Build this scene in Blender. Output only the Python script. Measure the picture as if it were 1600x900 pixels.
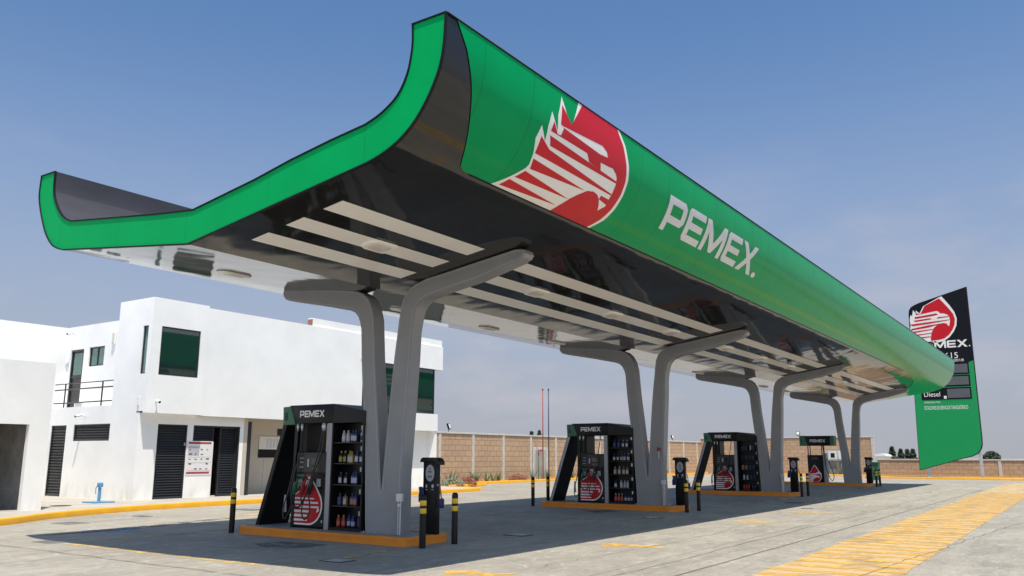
import bpy, bmesh, math, random
from mathutils import Vector, Matrix
random.seed(7)
for o in list(bpy.data.objects): bpy.data.objects.remove(o)
scene = bpy.context.scene
col = scene.collection
R_ = math.radians

# ------------------------------------------------------------------ camera
cd = bpy.data.cameras.new('camera'); cam = bpy.data.objects.new('camera', cd); col.objects.link(cam)
scene.camera = cam
cd.sensor_width = 36.0; cd.lens = 36.0*1317.0/1600.0
cd.clip_start = 0.1; cd.clip_end = 3000
PITCH, YAW, ROLL = R_(11.24), R_(34.185), R_(0.166)
_F = Vector((math.cos(YAW)*math.cos(PITCH), math.sin(YAW)*math.cos(PITCH), math.sin(PITCH)))
_Rt = Vector((math.sin(YAW), -math.cos(YAW), 0)); _U = _Rt.cross(_F)
_R2 = _Rt*math.cos(ROLL)+_U*math.sin(ROLL); _U2 = _U*math.cos(ROLL)-_Rt*math.sin(ROLL)
cam.matrix_world = Matrix(((_R2.x,_U2.x,-_F.x,0),(_R2.y,_U2.y,-_F.y,0),(_R2.z,_U2.z,-_F.z,1.6),(0,0,0,1)))

# ------------------------------------------------------------------ light
SUNV = Vector((-0.215, -0.28, 1.0)).normalized()       # towards the sun
EL = math.asin(SUNV.z); AZ = math.atan2(SUNV.x, SUNV.y)
sl = bpy.data.lights.new('sun', 'SUN'); sl.energy = 4.1; sl.angle = R_(0.53); sl.color = (1.0, 0.925, 0.80)
sun = bpy.data.objects.new('sun', sl); col.objects.link(sun)
sun.rotation_euler = SUNV.to_track_quat('Z', 'Y').to_euler(); sun.location = (0, -20, 40)

world = bpy.data.worlds.new('World'); scene.world = world; world.use_nodes = True
wn, wl = world.node_tree.nodes, world.node_tree.links
for n in list(wn): wn.remove(n)
wo = wn.new('ShaderNodeOutputWorld'); bg = wn.new('ShaderNodeBackground'); wl.new(bg.outputs[0], wo.inputs[0])
sky = wn.new('ShaderNodeTexSky'); sky.sky_type = 'NISHITA'; sky.sun_disc = False
sky.sun_elevation = EL; sky.sun_rotation = AZ; sky.altitude = 1200; sky.air_density = 1.0; sky.dust_density = 1.2; sky.ozone_density = 2.2
tc = wn.new('ShaderNodeTexCoord'); sx = wn.new('ShaderNodeSeparateXYZ'); wl.new(tc.outputs['Generated'], sx.inputs[0])
# thin smog towards the horizon and a few faint clouds low down
hz = wn.new('ShaderNodeMapRange'); hz.inputs[1].default_value = 0.0; hz.inputs[2].default_value = 0.50; hz.inputs[3].default_value = 0.92; hz.inputs[4].default_value = 0.0
hz.interpolation_type = 'SMOOTHSTEP'; wl.new(sx.outputs['Z'], hz.inputs[0])
sd = wn.new('ShaderNodeVectorMath'); sd.operation = 'DOT_PRODUCT'; wl.new(tc.outputs['Generated'], sd.inputs[0]); sd.inputs[1].default_value = (-0.609, -0.793, 0.0)
sr = wn.new('ShaderNodeMapRange'); sr.inputs[1].default_value = 0.1; sr.inputs[2].default_value = 1.0; sr.inputs[3].default_value = 0.0; sr.inputs[4].default_value = 1.0; wl.new(sd.outputs['Value'], sr.inputs[0])
gs = wn.new('ShaderNodeVectorMath'); gs.operation = 'MULTIPLY'
gt = wn.new('ShaderNodeMix'); gt.data_type = 'RGBA'; gt.inputs[6].default_value = (1, 1, 1, 1); gt.inputs[7].default_value = (2.5, 2.2, 1.75, 1); wl.new(sr.outputs[0], gt.inputs[0])
mh = wn.new('ShaderNodeMix'); mh.data_type = 'RGBA'; tint = wn.new('ShaderNodeMix'); tint.data_type = 'RGBA'; tint.blend_type = 'MULTIPLY'; tint.inputs[0].default_value = 1.0
wl.new(sky.outputs[0], tint.inputs[6]); tint.inputs[7].default_value = (0.77, 0.93, 1.02, 1)
wl.new(hz.outputs[0], mh.inputs[0]); wl.new(tint.outputs[2], mh.inputs[6])
mh.inputs[7].default_value = (2.62, 2.64, 3.05, 1)
mp = wn.new('ShaderNodeMapping'); mp.inputs['Scale'].default_value = (1.0, 1.0, 3.2); wl.new(tc.outputs['Generated'], mp.inputs[0])
cn = wn.new('ShaderNodeTexNoise'); cn.inputs['Scale'].default_value = 4.2; cn.inputs['Detail'].default_value = 7; cn.inputs['Roughness'].default_value = 0.55
wl.new(mp.outputs[0], cn.inputs['Vector'])
cr = wn.new('ShaderNodeMapRange'); cr.inputs[1].default_value = 0.50; cr.inputs[2].default_value = 0.78; wl.new(cn.outputs[0], cr.inputs[0])
cz = wn.new('ShaderNodeMapRange'); cz.inputs[1].default_value = 0.10; cz.inputs[2].default_value = 0.36; cz.inputs[3].default_value = 0.95; cz.inputs[4].default_value = 0.0
wl.new(sx.outputs['Z'], cz.inputs[0])
cm = wn.new('ShaderNodeMath'); cm.operation = 'MULTIPLY'; wl.new(cr.outputs[0], cm.inputs[0]); wl.new(cz.outputs[0], cm.inputs[1])
mc = wn.new('ShaderNodeMix'); mc.data_type = 'RGBA'; wl.new(cm.outputs[0], mc.inputs[0]); wl.new(mh.outputs[2], mc.inputs[6]); mc.inputs[7].default_value = (3.7, 3.55, 3.9, 1)
wl.new(mc.outputs[2], gs.inputs[0]); wl.new(gt.outputs[2], gs.inputs[1]); wl.new(gs.outputs[0], bg.inputs[0]); bg.inputs[1].default_value = 0.107
scene.view_settings.view_transform = 'Standard'; scene.view_settings.look = 'None'
scene.view_settings.gamma = 1.0; scene.view_settings.use_curve_mapping = False
scene.view_settings.exposure = 0.52
scene.render.engine = 'CYCLES'

# ------------------------------------------------------------------ materials
def mat(name, color, rough=0.6, metal=0.0, var=0.0, vscale=3.0, bump=0.0, bscale=40.0, color2=None, coat=0.0, ior=None, stretch=None, detail=5.0, bdist=0.01, emit=None, rvar=0.0):
    m = bpy.data.materials.new(name); m.use_nodes = True
    nt = m.node_tree; N, L = nt.nodes, nt.links; b = N['Principled BSDF']
    c = tuple(color)+(1,)
    b.inputs['Base Color'].default_value = c; b.inputs['Roughness'].default_value = rough; b.inputs['Metallic'].default_value = metal
    if coat: b.inputs['Coat Weight'].default_value = coat; b.inputs['Coat Roughness'].default_value = 0.04
    if ior: b.inputs['IOR'].default_value = ior
    if emit: b.inputs['Emission Color'].default_value = tuple(emit)+(1,); b.inputs['Emission Strength'].default_value = 1.0
    g = N.new('ShaderNodeNewGeometry'); mpn = N.new('ShaderNodeMapping'); L.new(g.outputs['Position'], mpn.inputs[0])
    if stretch: mpn.inputs['Scale'].default_value = stretch
    if var or color2:
        n = N.new('ShaderNodeTexNoise'); n.inputs['Scale'].default_value = vscale; n.inputs['Detail'].default_value = detail; n.inputs['Roughness'].default_value = 0.6
        L.new(mpn.outputs[0], n.inputs['Vector'])
        mr = N.new('ShaderNodeMapRange'); mr.inputs[1].default_value = 0.3; mr.inputs[2].default_value = 0.7; L.new(n.outputs[0], mr.inputs[0])
        mx = N.new('ShaderNodeMix'); mx.data_type = 'RGBA'; L.new(mr.outputs[0], mx.inputs[0])
        if color2: mx.inputs[6].default_value = c; mx.inputs[7].default_value = tuple(color2)+(1,)
        else:
            mx.inputs[6].default_value = tuple(v*(1-var) for v in color)+(1,); mx.inputs[7].default_value = tuple(min(1, v*(1+var)) for v in color)+(1,)
        L.new(mx.outputs[2], b.inputs['Base Color'])
        if rvar:
            rr = N.new('ShaderNodeMapRange'); rr.inputs[3].default_value = max(0.01, rough-rvar); rr.inputs[4].default_value = rough+rvar
            L.new(n.outputs[0], rr.inputs[0]); L.new(rr.outputs[0], b.inputs['Roughness'])
    if bump:
        n2 = N.new('ShaderNodeTexNoise'); n2.inputs['Scale'].default_value = bscale; n2.inputs['Detail'].default_value = 3
        L.new(mpn.outputs[0], n2.inputs['Vector'])
        bp = N.new('ShaderNodeBump'); bp.inputs['Strength'].default_value = bump; bp.inputs['Distance'].default_value = bdist
        L.new(n2.outputs[0], bp.inputs['Height']); L.new(bp.outputs[0], b.inputs['Normal'])
    return m

def panel_mat(name, color, pitch, rough, axis='X', ior=1.5, wob=0.02, wscale=0.6, seam=0.35, sw=0.006, spec=0.5):
    """glossy composite panel: slight waviness, thin seams every `pitch` metres, a little grime"""
    m = mat(name, color, rough, var=0.06, vscale=1.3, ior=ior, bump=0.0, rvar=0.02)
    nt = m.node_tree; N, L = nt.nodes, nt.links; b = N['Principled BSDF']
    b.inputs['Specular IOR Level'].default_value = spec
    g = N.new('ShaderNodeNewGeometry'); s = N.new('ShaderNodeSeparateXYZ'); L.new(g.outputs['Position'], s.inputs[0])
    pp = N.new('ShaderNodeMath'); pp.operation = 'PINGPONG'; L.new(s.outputs[axis], pp.inputs[0]); pp.inputs[1].default_value = pitch/2
    lt = N.new('ShaderNodeMath'); lt.operation = 'LESS_THAN'; L.new(pp.outputs[0], lt.inputs[0]); lt.inputs[1].default_value = sw
    src = b.inputs['Base Color'].links[0].from_socket
    mx = N.new('ShaderNodeMix'); mx.data_type = 'RGBA'; ml = N.new('ShaderNodeMath'); ml.operation = 'MULTIPLY'; ml.inputs[1].default_value = seam
    L.new(lt.outputs[0], ml.inputs[0]); L.new(ml.outputs[0], mx.inputs[0]); L.new(src, mx.inputs[6]); mx.inputs[7].default_value = (0.01, 0.012, 0.01, 1)
    L.new(mx.outputs[2], b.inputs['Base Color'])
    n = N.new('ShaderNodeTexNoise'); n.inputs['Scale'].default_value = wscale; n.inputs['Detail'].default_value = 1.5; L.new(g.outputs['Position'], n.inputs['Vector'])
    # each panel sits at a very slightly different tilt
    fl = N.new('ShaderNodeMath'); fl.operation = 'SNAP'; L.new(s.outputs[axis], fl.inputs[0]); fl.inputs[1].default_value = pitch
    wn_ = N.new('ShaderNodeTexWhiteNoise'); wn_.noise_dimensions = '1D'; L.new(fl.outputs[0], wn_.inputs['W'])
    sb = N.new('ShaderNodeMath'); sb.operation = 'SUBTRACT'; L.new(wn_.outputs['Value'], sb.inputs[0]); sb.inputs[1].default_value = 0.5
    t1 = N.new('ShaderNodeMath'); t1.operation = 'MULTIPLY'; L.new(sb.outputs[0], t1.inputs[0]); L.new(s.outputs['Y' if axis == 'X' else 'X'], t1.inputs[1])
    t2 = N.new('ShaderNodeMath'); t2.operation = 'MULTIPLY_ADD'; L.new(t1.outputs[0], t2.inputs[0]); t2.inputs[1].default_value = 0.25; L.new(n.outputs[0], t2.inputs[2])
    bp = N.new('ShaderNodeBump'); bp.inputs['Strength'].default_value = 1.0; bp.inputs['Distance'].default_value = wob
    L.new(t2.outputs[0], bp.inputs['Height']); L.new(bp.outputs[0], b.inputs['Normal'])
    return m

def worn_paint(name, color, amount=0.45, scale=2.0, under=(0.46, 0.43, 0.38)):
    m = mat(name, color, 0.75, var=0.08, vscale=6)
    nt = m.node_tree; N, L = nt.nodes, nt.links; b = N['Principled BSDF']; out = N['Material Output']
    g = N.new('ShaderNodeNewGeometry'); n = N.new('ShaderNodeTexNoise'); n.inputs['Scale'].default_value = scale; n.inputs['Detail'].default_value = 9; n.inputs['Roughness'].default_value = 0.7
    L.new(g.outputs['Position'], n.inputs['Vector'])
    mr = N.new('ShaderNodeMapRange'); mr.inputs[1].default_value = amount-0.1; mr.inputs[2].default_value = amount+0.12; L.new(n.outputs[0], mr.inputs[0])
    tr = N.new('ShaderNodeBsdfTransparent'); ms = N.new('ShaderNodeMixShader')
    L.new(mr.outputs[0], ms.inputs[0]); L.new(tr.outputs[0], ms.inputs[1]); L.new(b.outputs[0], ms.inputs[2]); L.new(ms.outputs[0], out.inputs[0])
    return m

def concrete_mat():
    m = bpy.data.materials.new('concrete_ground'); m.use_nodes = True
    nt = m.node_tree; N, L = nt.nodes, nt.links; b = N['Principled BSDF']
    g = N.new('ShaderNodeNewGeometry')
    def noise(scale, detail=6, rough=0.6, st=None, dist=0.0):
        n = N.new('ShaderNodeTexNoise'); n.inputs['Scale'].default_value = scale; n.inputs['Detail'].default_value = detail; n.inputs['Roughness'].default_value = rough; n.inputs['Distortion'].default_value = dist
        mp_ = N.new('ShaderNodeMapping'); L.new(g.outputs['Position'], mp_.inputs[0])
        if st: mp_.inputs['Scale'].default_value = st
        L.new(mp_.outputs[0], n.inputs['Vector']); return n.outputs[0]
    def rng(src, a, b_, c=0.0, d=1.0):
        r = N.new('ShaderNodeMapRange'); r.inputs[1].default_value = a; r.inputs[2].default_value = b_; r.inputs[3].default_value = c; r.inputs[4].default_value = d
        L.new(src, r.inputs[0]); return r.outputs[0]
    def mixc(fac, a, b_):
        x = N.new('ShaderNodeMix'); x.data_type = 'RGBA'
        if hasattr(fac, 'links'): L.new(fac, x.inputs[0])
        else: x.inputs[0].default_value = fac
        for k, v in ((6, a), (7, b_)):
            if hasattr(v, 'links'): L.new(v, x.inputs[k])
            else: x.inputs[k].default_value = tuple(v)+(1,)
        return x.outputs[2]
    c = mixc(rng(noise(0.25, 8, 0.6), 0.32, 0.68), (0.27, 0.246, 0.205), (0.395, 0.364, 0.305))
    c = mixc(rng(noise(1.4, 9, 0.7, (0.35, 1.3, 1), 1.0), 0.46, 0.70, 0, 0.9), c, (0.23, 0.215, 0.185))     # long wipes along the lanes
    c = mixc(rng(noise(3.0, 9, 0.72, (0.25, 2.2, 1), 0.6), 0.55, 0.68, 0, 0.55), c, (0.17, 0.16, 0.15))
    c = mixc(rng(noise(2.6, 8, 0.65, None, 1.5), 0.54, 0.70, 0, 0.7), c, (0.52, 0.49, 0.43))              # dusty light blotches
    c = mixc(rng(noise(0.55, 5, 0.5, None, 2.0), 0.58, 0.74, 0, 0.6), c, (0.19, 0.18, 0.165))                # stains
    c = mixc(rng(noise(60, 4, 0.8), 0.35, 0.7, 0, 0.25), c, (0.24, 0.23, 0.21))
    c = mixc(rng(noise(7, 8, 0.75, (0.5, 1.6, 1)), 0.50, 0.66, 0, 0.55), c, (0.215, 0.20, 0.17))
    c = mixc(rng(noise(11, 8, 0.75, (0.6, 1.3, 1)), 0.54, 0.68, 0, 0.5), c, (0.56, 0.53, 0.47))
    # tyre marks along the lanes
    s = N.new('ShaderNodeSeparateXYZ'); L.new(g.outputs['Position'], s.inputs[0])
    wb = noise(0.12, 3, 0.5)
    ad = N.new('ShaderNodeMath'); ad.operation = 'MULTIPLY_ADD'; L.new(wb, ad.inputs[0]); ad.inputs[1].default_value = 3.2; L.new(s.outputs['Y'], ad.inputs[2])
    pp = N.new('ShaderNodeMath'); pp.operation = 'PINGPONG'; L.new(ad.outputs[0], pp.inputs[0]); pp.inputs[1].default_value = 0.85
    tr = rng(pp.outputs[0], 0.0, 0.10, 1.0, 0.0)
    mm = N.new('ShaderNodeMath'); mm.operation = 'MULTIPLY'; L.new(tr, mm.inputs[0]); L.new(rng(noise(0.5, 6, 0.7, (0.4, 1, 1)), 0.45, 0.68, 0, 0.75), mm.inputs[1])
    c = mixc(mm.outputs[0], c, (0.16, 0.155, 0.15))
    # slab joints every 4.5 m across and 3.9 m along
    for ax, pitch, off in (('X', 9.0, 1.2), ('Y', 7.8, 1.95)):
        o = N.new('ShaderNodeMath'); o.operation = 'ADD'; L.new(s.outputs[ax], o.inputs[0]); o.inputs[1].default_value = off
        p2 = N.new('ShaderNodeMath'); p2.operation = 'PINGPONG'; L.new(o.outputs[0], p2.inputs[0]); p2.inputs[1].default_value = pitch/2
        j = N.new('ShaderNodeMath'); j.operation = 'LESS_THAN'; L.new(p2.outputs[0], j.inputs[0]); j.inputs[1].default_value = 0.012
        j2 = N.new('ShaderNodeMath'); j2.operation = 'MULTIPLY'; L.new(j.outputs[0], j2.inputs[0]); j2.inputs[1].default_value = 0.65
        c = mixc(j2.outputs[0], c, (0.10, 0.095, 0.09))
    L.new(c, b.inputs['Base Color']); L.new(rng(noise(0.9, 4), 0.3, 0.7, 0.55, 0.85), b.inputs['Roughness'])
    b.inputs['Specular IOR Level'].default_value = 0.3
    bp = N.new('ShaderNodeBump'); bp.inputs['Strength'].default_value = 0.6; bp.inputs['Distance'].default_value = 0.008; L.new(noise(28, 6, 0.7), bp.inputs['Height']); L.new(bp.outputs[0], b.inputs['Normal'])
    return m

def block_mat():
    m = bpy.data.materials.new('split_face_block'); m.use_nodes = True
    nt = m.node_tree; N, L = nt.nodes, nt.links; b = N['Principled BSDF']
    g = N.new('ShaderNodeNewGeometry'); s = N.new('ShaderNodeSeparateXYZ'); L.new(g.outputs['Position'], s.inputs[0])
    ad = N.new('ShaderNodeMath'); ad.operation = 'ADD'; L.new(s.outputs['X'], ad.inputs[0]); L.new(s.outputs['Y'], ad.inputs[1])
    cb = N.new('ShaderNodeCombineXYZ'); L.new(ad.outputs[0], cb.inputs[0]); L.new(s.outputs['Z'], cb.inputs[1])
    br = N.new('ShaderNodeTexBrick'); L.new(cb.outputs[0], br.inputs['Vector'])
    br.inputs['Color1'].default_value = (0.50, 0.33, 0.205, 1); br.inputs['Color2'].default_value = (0.41, 0.265, 0.165, 1); br.inputs['Mortar'].default_value = (0.17, 0.12, 0.085, 1)
    br.inputs['Scale'].default_value = 1.0; br.inputs['Brick Width'].default_value = 0.62; br.inputs['Row Height'].default_value = 0.31; br.inputs['Mortar Size'].default_value = 0.014; br.inputs['Bias'].default_value = 0.0
    n = N.new('ShaderNodeTexNoise'); n.inputs['Scale'].default_value = 5; n.inputs['Detail'].default_value = 8; n.inputs['Roughness'].default_value = 0.7; L.new(g.outputs['Position'], n.inputs['Vector'])
    mr = N.new('ShaderNodeMapRange'); mr.inputs[1].default_value = 0.3; mr.inputs[2].default_value = 0.75; mr.inputs[3].default_value = 0.0; mr.inputs[4].default_value = 0.55; L.new(n.outputs[0], mr.inputs[0])
    mx = N.new('ShaderNodeMix'); mx.data_type = 'RGBA'; L.new(mr.outputs[0], mx.inputs[0]); L.new(br.outputs[0], mx.inputs[6]); mx.inputs[7].default_value = (0.55, 0.40, 0.27, 1)
    L.new(mx.outputs[2], b.inputs['Base Color']); b.inputs['Roughness'].default_value = 0.9
    bp = N.new('ShaderNodeBump'); bp.inputs['Strength'].default_value = 0.7; bp.inputs['Distance'].default_value = 0.03
    iv = N.new('ShaderNodeMath'); iv.operation = 'SUBTRACT'; L.new(n.outputs[0], iv.inputs[0]); L.new(br.outputs['Fac'], iv.inputs[1]); L.new(iv.outputs[0], bp.inputs['Height']); L.new(bp.outputs[0], b.inputs['Normal'])
    return m

M = {}
M['concrete'] = concrete_mat()
M['pave'] = mat('pavement_concrete', (0.40, 0.37, 0.325), 0.85, var=0.18, vscale=1.2, bump=0.3, bscale=30, detail=9)
M['island'] = mat('island_concrete', (0.27, 0.275, 0.28), 0.8, var=0.2, vscale=2.5, bump=0.3, bscale=30, detail=9)
M['yellow'] = mat('yellow_kerb_paint', (0.78, 0.40, 0.015), 0.55, color2=(0.66, 0.33, 0.02), vscale=2.2, bump=0.15, bscale=35, detail=8)
M['orange'] = mat('orange_yellow_kerb_paint', (0.80, 0.26, 0.013), 0.5, color2=(0.66, 0.21, 0.015), vscale=2.2, bump=0.15, bscale=35, detail=8)
M['white'] = mat('white_stucco', (0.87, 0.87, 0.865), 0.85, var=0.05, vscale=0.8, bump=0.5, bscale=45, detail=8, bdist=0.006)
_m = M['white']; _N, _L = _m.node_tree.nodes, _m.node_tree.links; _b = _N['Principled BSDF']
_src = _b.inputs['Base Color'].links[0].from_socket; _g = _N.new('ShaderNodeNewGeometry'); _s = _N.new('ShaderNodeSeparateXYZ'); _L.new(_g.outputs['Position'], _s.inputs[0])
_n = _N.new('ShaderNodeTexNoise'); _n.inputs['Scale'].default_value = 3.5; _n.inputs['Detail'].default_value = 8; _mp = _N.new('ShaderNodeMapping'); _mp.inputs['Scale'].default_value = (1, 1, .35); _L.new(_g.outputs['Position'], _mp.inputs[0]); _L.new(_mp.outputs[0], _n.inputs['Vector'])
_z = _N.new('ShaderNodeMapRange'); _z.inputs[1].default_value = 0.15; _z.inputs[2].default_value = 0.75; _z.inputs[3].default_value = 0.55; _z.inputs[4].default_value = 0.0; _L.new(_s.outputs['Z'], _z.inputs[0])
_r = _N.new('ShaderNodeMapRange'); _r.inputs[1].default_value = 0.42; _r.inputs[2].default_value = 0.70; _L.new(_n.outputs[0], _r.inputs[0])
_k = _N.new('ShaderNodeMath'); _k.operation = 'MULTIPLY'; _L.new(_z.outputs[0], _k.inputs[0]); _L.new(_r.outputs[0], _k.inputs[1])
_x = _N.new('ShaderNodeMix'); _x.data_type = 'RGBA'; _L.new(_k.outputs[0], _x.inputs[0]); _L.new(_src, _x.inputs[6]); _x.inputs[7].default_value = (0.50, 0.46, 0.40, 1); _L.new(_x.outputs[2], _b.inputs['Base Color'])
M['cream'] = mat('cream_render', (0.52, 0.47, 0.40), 0.85, var=0.04, vscale=2, bump=0.3, bscale=40)
M['rawblock'] = mat('raw_block', (0.27, 0.26, 0.25), 0.9, var=0.25, vscale=2.5, bump=0.6, bscale=10)
M['block'] = block_mat()
M['post'] = mat('cast_concrete', (0.55, 0.52, 0.47), 0.85, var=0.12, vscale=3, bump=0.3, bscale=25)
M['greyblock'] = mat('grey_render', (0.22, 0.22, 0.21), 0.85, var=0.15, vscale=2)
M['green'] = panel_mat('green_panel', (0.0, 0.285, 0.088), 1.22, 0.13, wob=0.008, wscale=0.9, seam=0.5, sw=0.005, ior=1.42, spec=0.10)
M['endgreen'] = panel_mat('green_end_panel', (0.0, 0.36, 0.095), 1.9, 0.45, axis='Y', wob=0.004, wscale=1.0, seam=0.25, sw=0.005, spec=0.08)
M['blackpanel'] = panel_mat('black_panel', (0.017, 0.0165, 0.016), 1.22, 0.07, wob=0.016, wscale=0.9, seam=0.2, sw=0.004, ior=1.5, spec=0.5)
M['blacktrim'] = mat('black_trim', (0.008, 0.008, 0.011), 0.5, var=0.1)
M['blacktrim'].node_tree.nodes['Principled BSDF'].inputs['Specular IOR Level'].default_value = 0.2
M['roofdark'] = mat('dark_roof_lining', (0.035, 0.035, 0.045), 0.55, var=0.35, vscale=1.2, stretch=(0.4, 2, 2), bump=0.2, bscale=3)
M['stripe'] = mat('white_soffit_stripe', (0.84, 0.81, 0.76), 0.3, var=0.02, vscale=2)
M['lamp'] = mat('lamp_glass', (0.62, 0.58, 0.52), 0.3, var=0.08, vscale=8)
M['colgrey'] = mat('grey_column_paint', (0.245, 0.25, 0.26), 0.42, var=0.08, vscale=1.5, bump=0.12, bscale=4, bdist=0.01, detail=4, rvar=0.08)
M['lightgrey'] = mat('light_grey_boot_highlight', (0.33, 0.335, 0.34), 0.4, var=0.05)  # nozzle boots, and the highlight painted along the column edges
M['silver'] = mat('silver_lettering', (0.62, 0.63, 0.64), 0.35, var=0.05, metal=0.2)
M['wlogo'] = mat('white_vinyl', (0.78, 0.76, 0.74), 0.3, var=0.02)
M['red'] = mat('red_vinyl', (0.52, 0.008, 0.018), 0.35, var=0.05)
M['red'].node_tree.nodes['Principled BSDF'].inputs['Specular IOR Level'].default_value = 0.25
M['pumpblack'] = mat('black_cabinet', (0.009, 0.009, 0.010), 0.35, var=0.2, vscale=4, rvar=0.1)
M['pumpblack'].node_tree.nodes['Principled BSDF'].inputs['Specular IOR Level'].default_value = 0.22
M['pumpface'] = mat('charcoal_cabinet_face', (0.014, 0.014, 0.016), 0.4, var=0.15, vscale=5)
M['pumpgrey'] = mat('grey_aluminium', (0.30, 0.31, 0.33), 0.4, metal=0.3, var=0.08)
M['numgreen'] = mat('dark_green_panel', (0.02, 0.125, 0.065), 0.4, var=0.05)
M['rubber'] = mat('black_rubber', (0.012, 0.012, 0.013), 0.45, var=0.2)
M['plgreen'] = mat('green_plastic', (0.006, 0.10, 0.04), 0.4, var=0.1)
M['plred'] = mat('red_plastic', (0.30, 0.010, 0.010), 0.4, var=0.1)
M['plblue'] = mat('blue_plastic', (0.008, 0.018, 0.12), 0.4, var=0.1)
M['dkblue'] = mat('navy_plastic', (0.008, 0.014, 0.05), 0.4, var=0.1)
M['plyellow'] = mat('yellow_plastic', (0.24, 0.20, 0.02), 0.4, var=0.1)
M['plorange'] = mat('orange_label', (0.34, 0.11, 0.06), 0.4, var=0.1)
M['plwhite'] = mat('white_plastic', (0.34, 0.34, 0.36), 0.4, var=0.05)
M['brown'] = mat('brown_plastic', (0.20, 0.12, 0.07), 0.4, var=0.1)
M['screen'] = mat('dark_screen', (0.01, 0.012, 0.016), 0.08, var=0.2)
M['bandyel'] = mat('yellow_reflective_band', (0.80, 0.50, 0.02), 0.4, var=0.08)
M['louvre'] = mat('black_louvre_metal', (0.02, 0.021, 0.024), 0.45, var=0.15)
M['frame'] = mat('dark_window_frame', (0.02, 0.022, 0.026), 0.4, var=0.1)
M['glass'] = mat('tinted_glass', (0.012, 0.03, 0.028), 0.03, var=0.1, ior=2.1)
M['cglass'] = mat('green_glass', (0.05, 0.14, 0.12), 0.08, var=0.1, ior=1.8)
M['hydrblue'] = mat('blue_paint', (0.09, 0.29, 0.52), 0.5, var=0.08)
M['redpole'] = mat('red_pole_paint', (0.30, 0.045, 0.035), 0.6, var=0.1)
M['bluepole'] = mat('dark_blue_pole_paint', (0.02, 0.035, 0.10), 0.5, var=0.1)
M['galv'] = mat('galvanised_steel', (0.55, 0.56, 0.57), 0.4, metal=0.5, var=0.1, vscale=6)
M['iron'] = mat('cast_iron', (0.05, 0.05, 0.048), 0.7, var=0.3, vscale=12, bump=0.5, bscale=30)
M['signblack'] = mat('sign_black', (0.008, 0.009, 0.014), 0.5, var=0.1)
M['signblack'].node_tree.nodes['Principled BSDF'].inputs['Specular IOR Level'].default_value = 0.12
M['signgreen'] = mat('sign_green', (0.0, 0.27, 0.075), 0.35, var=0.03, vscale=1)
M['led'] = mat('grey_price_display', (0.09, 0.095, 0.108), 0.35, var=0.1)
M['bin'] = mat('green_bin_plastic', (0.01, 0.10, 0.05), 0.5, var=0.1)
M['leaf'] = mat('agave_leaf', (0.13, 0.17, 0.09), 0.6, color2=(0.21, 0.22, 0.12), vscale=5)
M['redleaf'] = mat('red_foliage', (0.26, 0.035, 0.03), 0.7, color2=(0.16, 0.10, 0.05), vscale=9)
M['greyleaf'] = mat('grey_green_foliage', (0.22, 0.23, 0.16), 0.8, color2=(0.14, 0.16, 0.10), vscale=7)
M['conifer'] = mat('conifer_foliage', (0.022, 0.042, 0.025), 0.8, color2=(0.045, 0.07, 0.038), vscale=3)
M['bark'] = mat('bark', (0.10, 0.07, 0.05), 0.9, var=0.2)
M['soil'] = mat('planter_soil', (0.28, 0.21, 0.14), 0.95, var=0.3, vscale=4, bump=0.6, bscale=15)
M['wyellow'] = worn_paint('worn_yellow_paint', (0.66, 0.38, 0.07), 0.47, 2.8)
M['wyellow2'] = worn_paint('faded_yellow_paint', (0.72, 0.50, 0.22), 0.50, 1.6)
M['wyellow3'] = worn_paint('mostly_gone_yellow_paint', (0.66, 0.45, 0.16), 0.52, 2.2)
M['wyhatch'] = worn_paint('yellow_hatching_wash', (0.50, 0.36, 0.19), 0.39, 1.2)
M['wblue'] = worn_paint('worn_blue_paint', (0.16, 0.36, 0.62), 0.48, 3)
M['wwhite'] = worn_paint('pale_saw_cut', (0.50, 0.48, 0.45), 0.42, 3)
M['joint'] = mat('dark_joint', (0.09, 0.085, 0.08), 0.9, var=0.2)
M['patch'] = mat('dark_patch', (0.20, 0.19, 0.18), 0.85, var=0.25, vscale=6, detail=9)
M['paper'] = mat('printed_sheet', (0.74, 0.72, 0.73), 0.5, var=0.05, vscale=20)
M['roofred'] = mat('faded_roof_paint', (0.30, 0.13, 0.10), 0.7, var=0.2)
M['ink'] = mat('dark_print', (0.10, 0.10, 0.11), 0.6, var=0.1)
M['inkgrey'] = mat('grey_print', (0.45, 0.45, 0.48), 0.6, var=0.1)
M['inkred'] = mat('dull_red_print', (0.35, 0.05, 0.06), 0.6, var=0.1)
M['offwhite'] = mat('off_white_enamel', (0.72, 0.72, 0.70), 0.4, var=0.05)
M['stain'] = worn_paint('oil_stain', (0.12, 0.12, 0.12), 0.50, 3.0)

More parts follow.
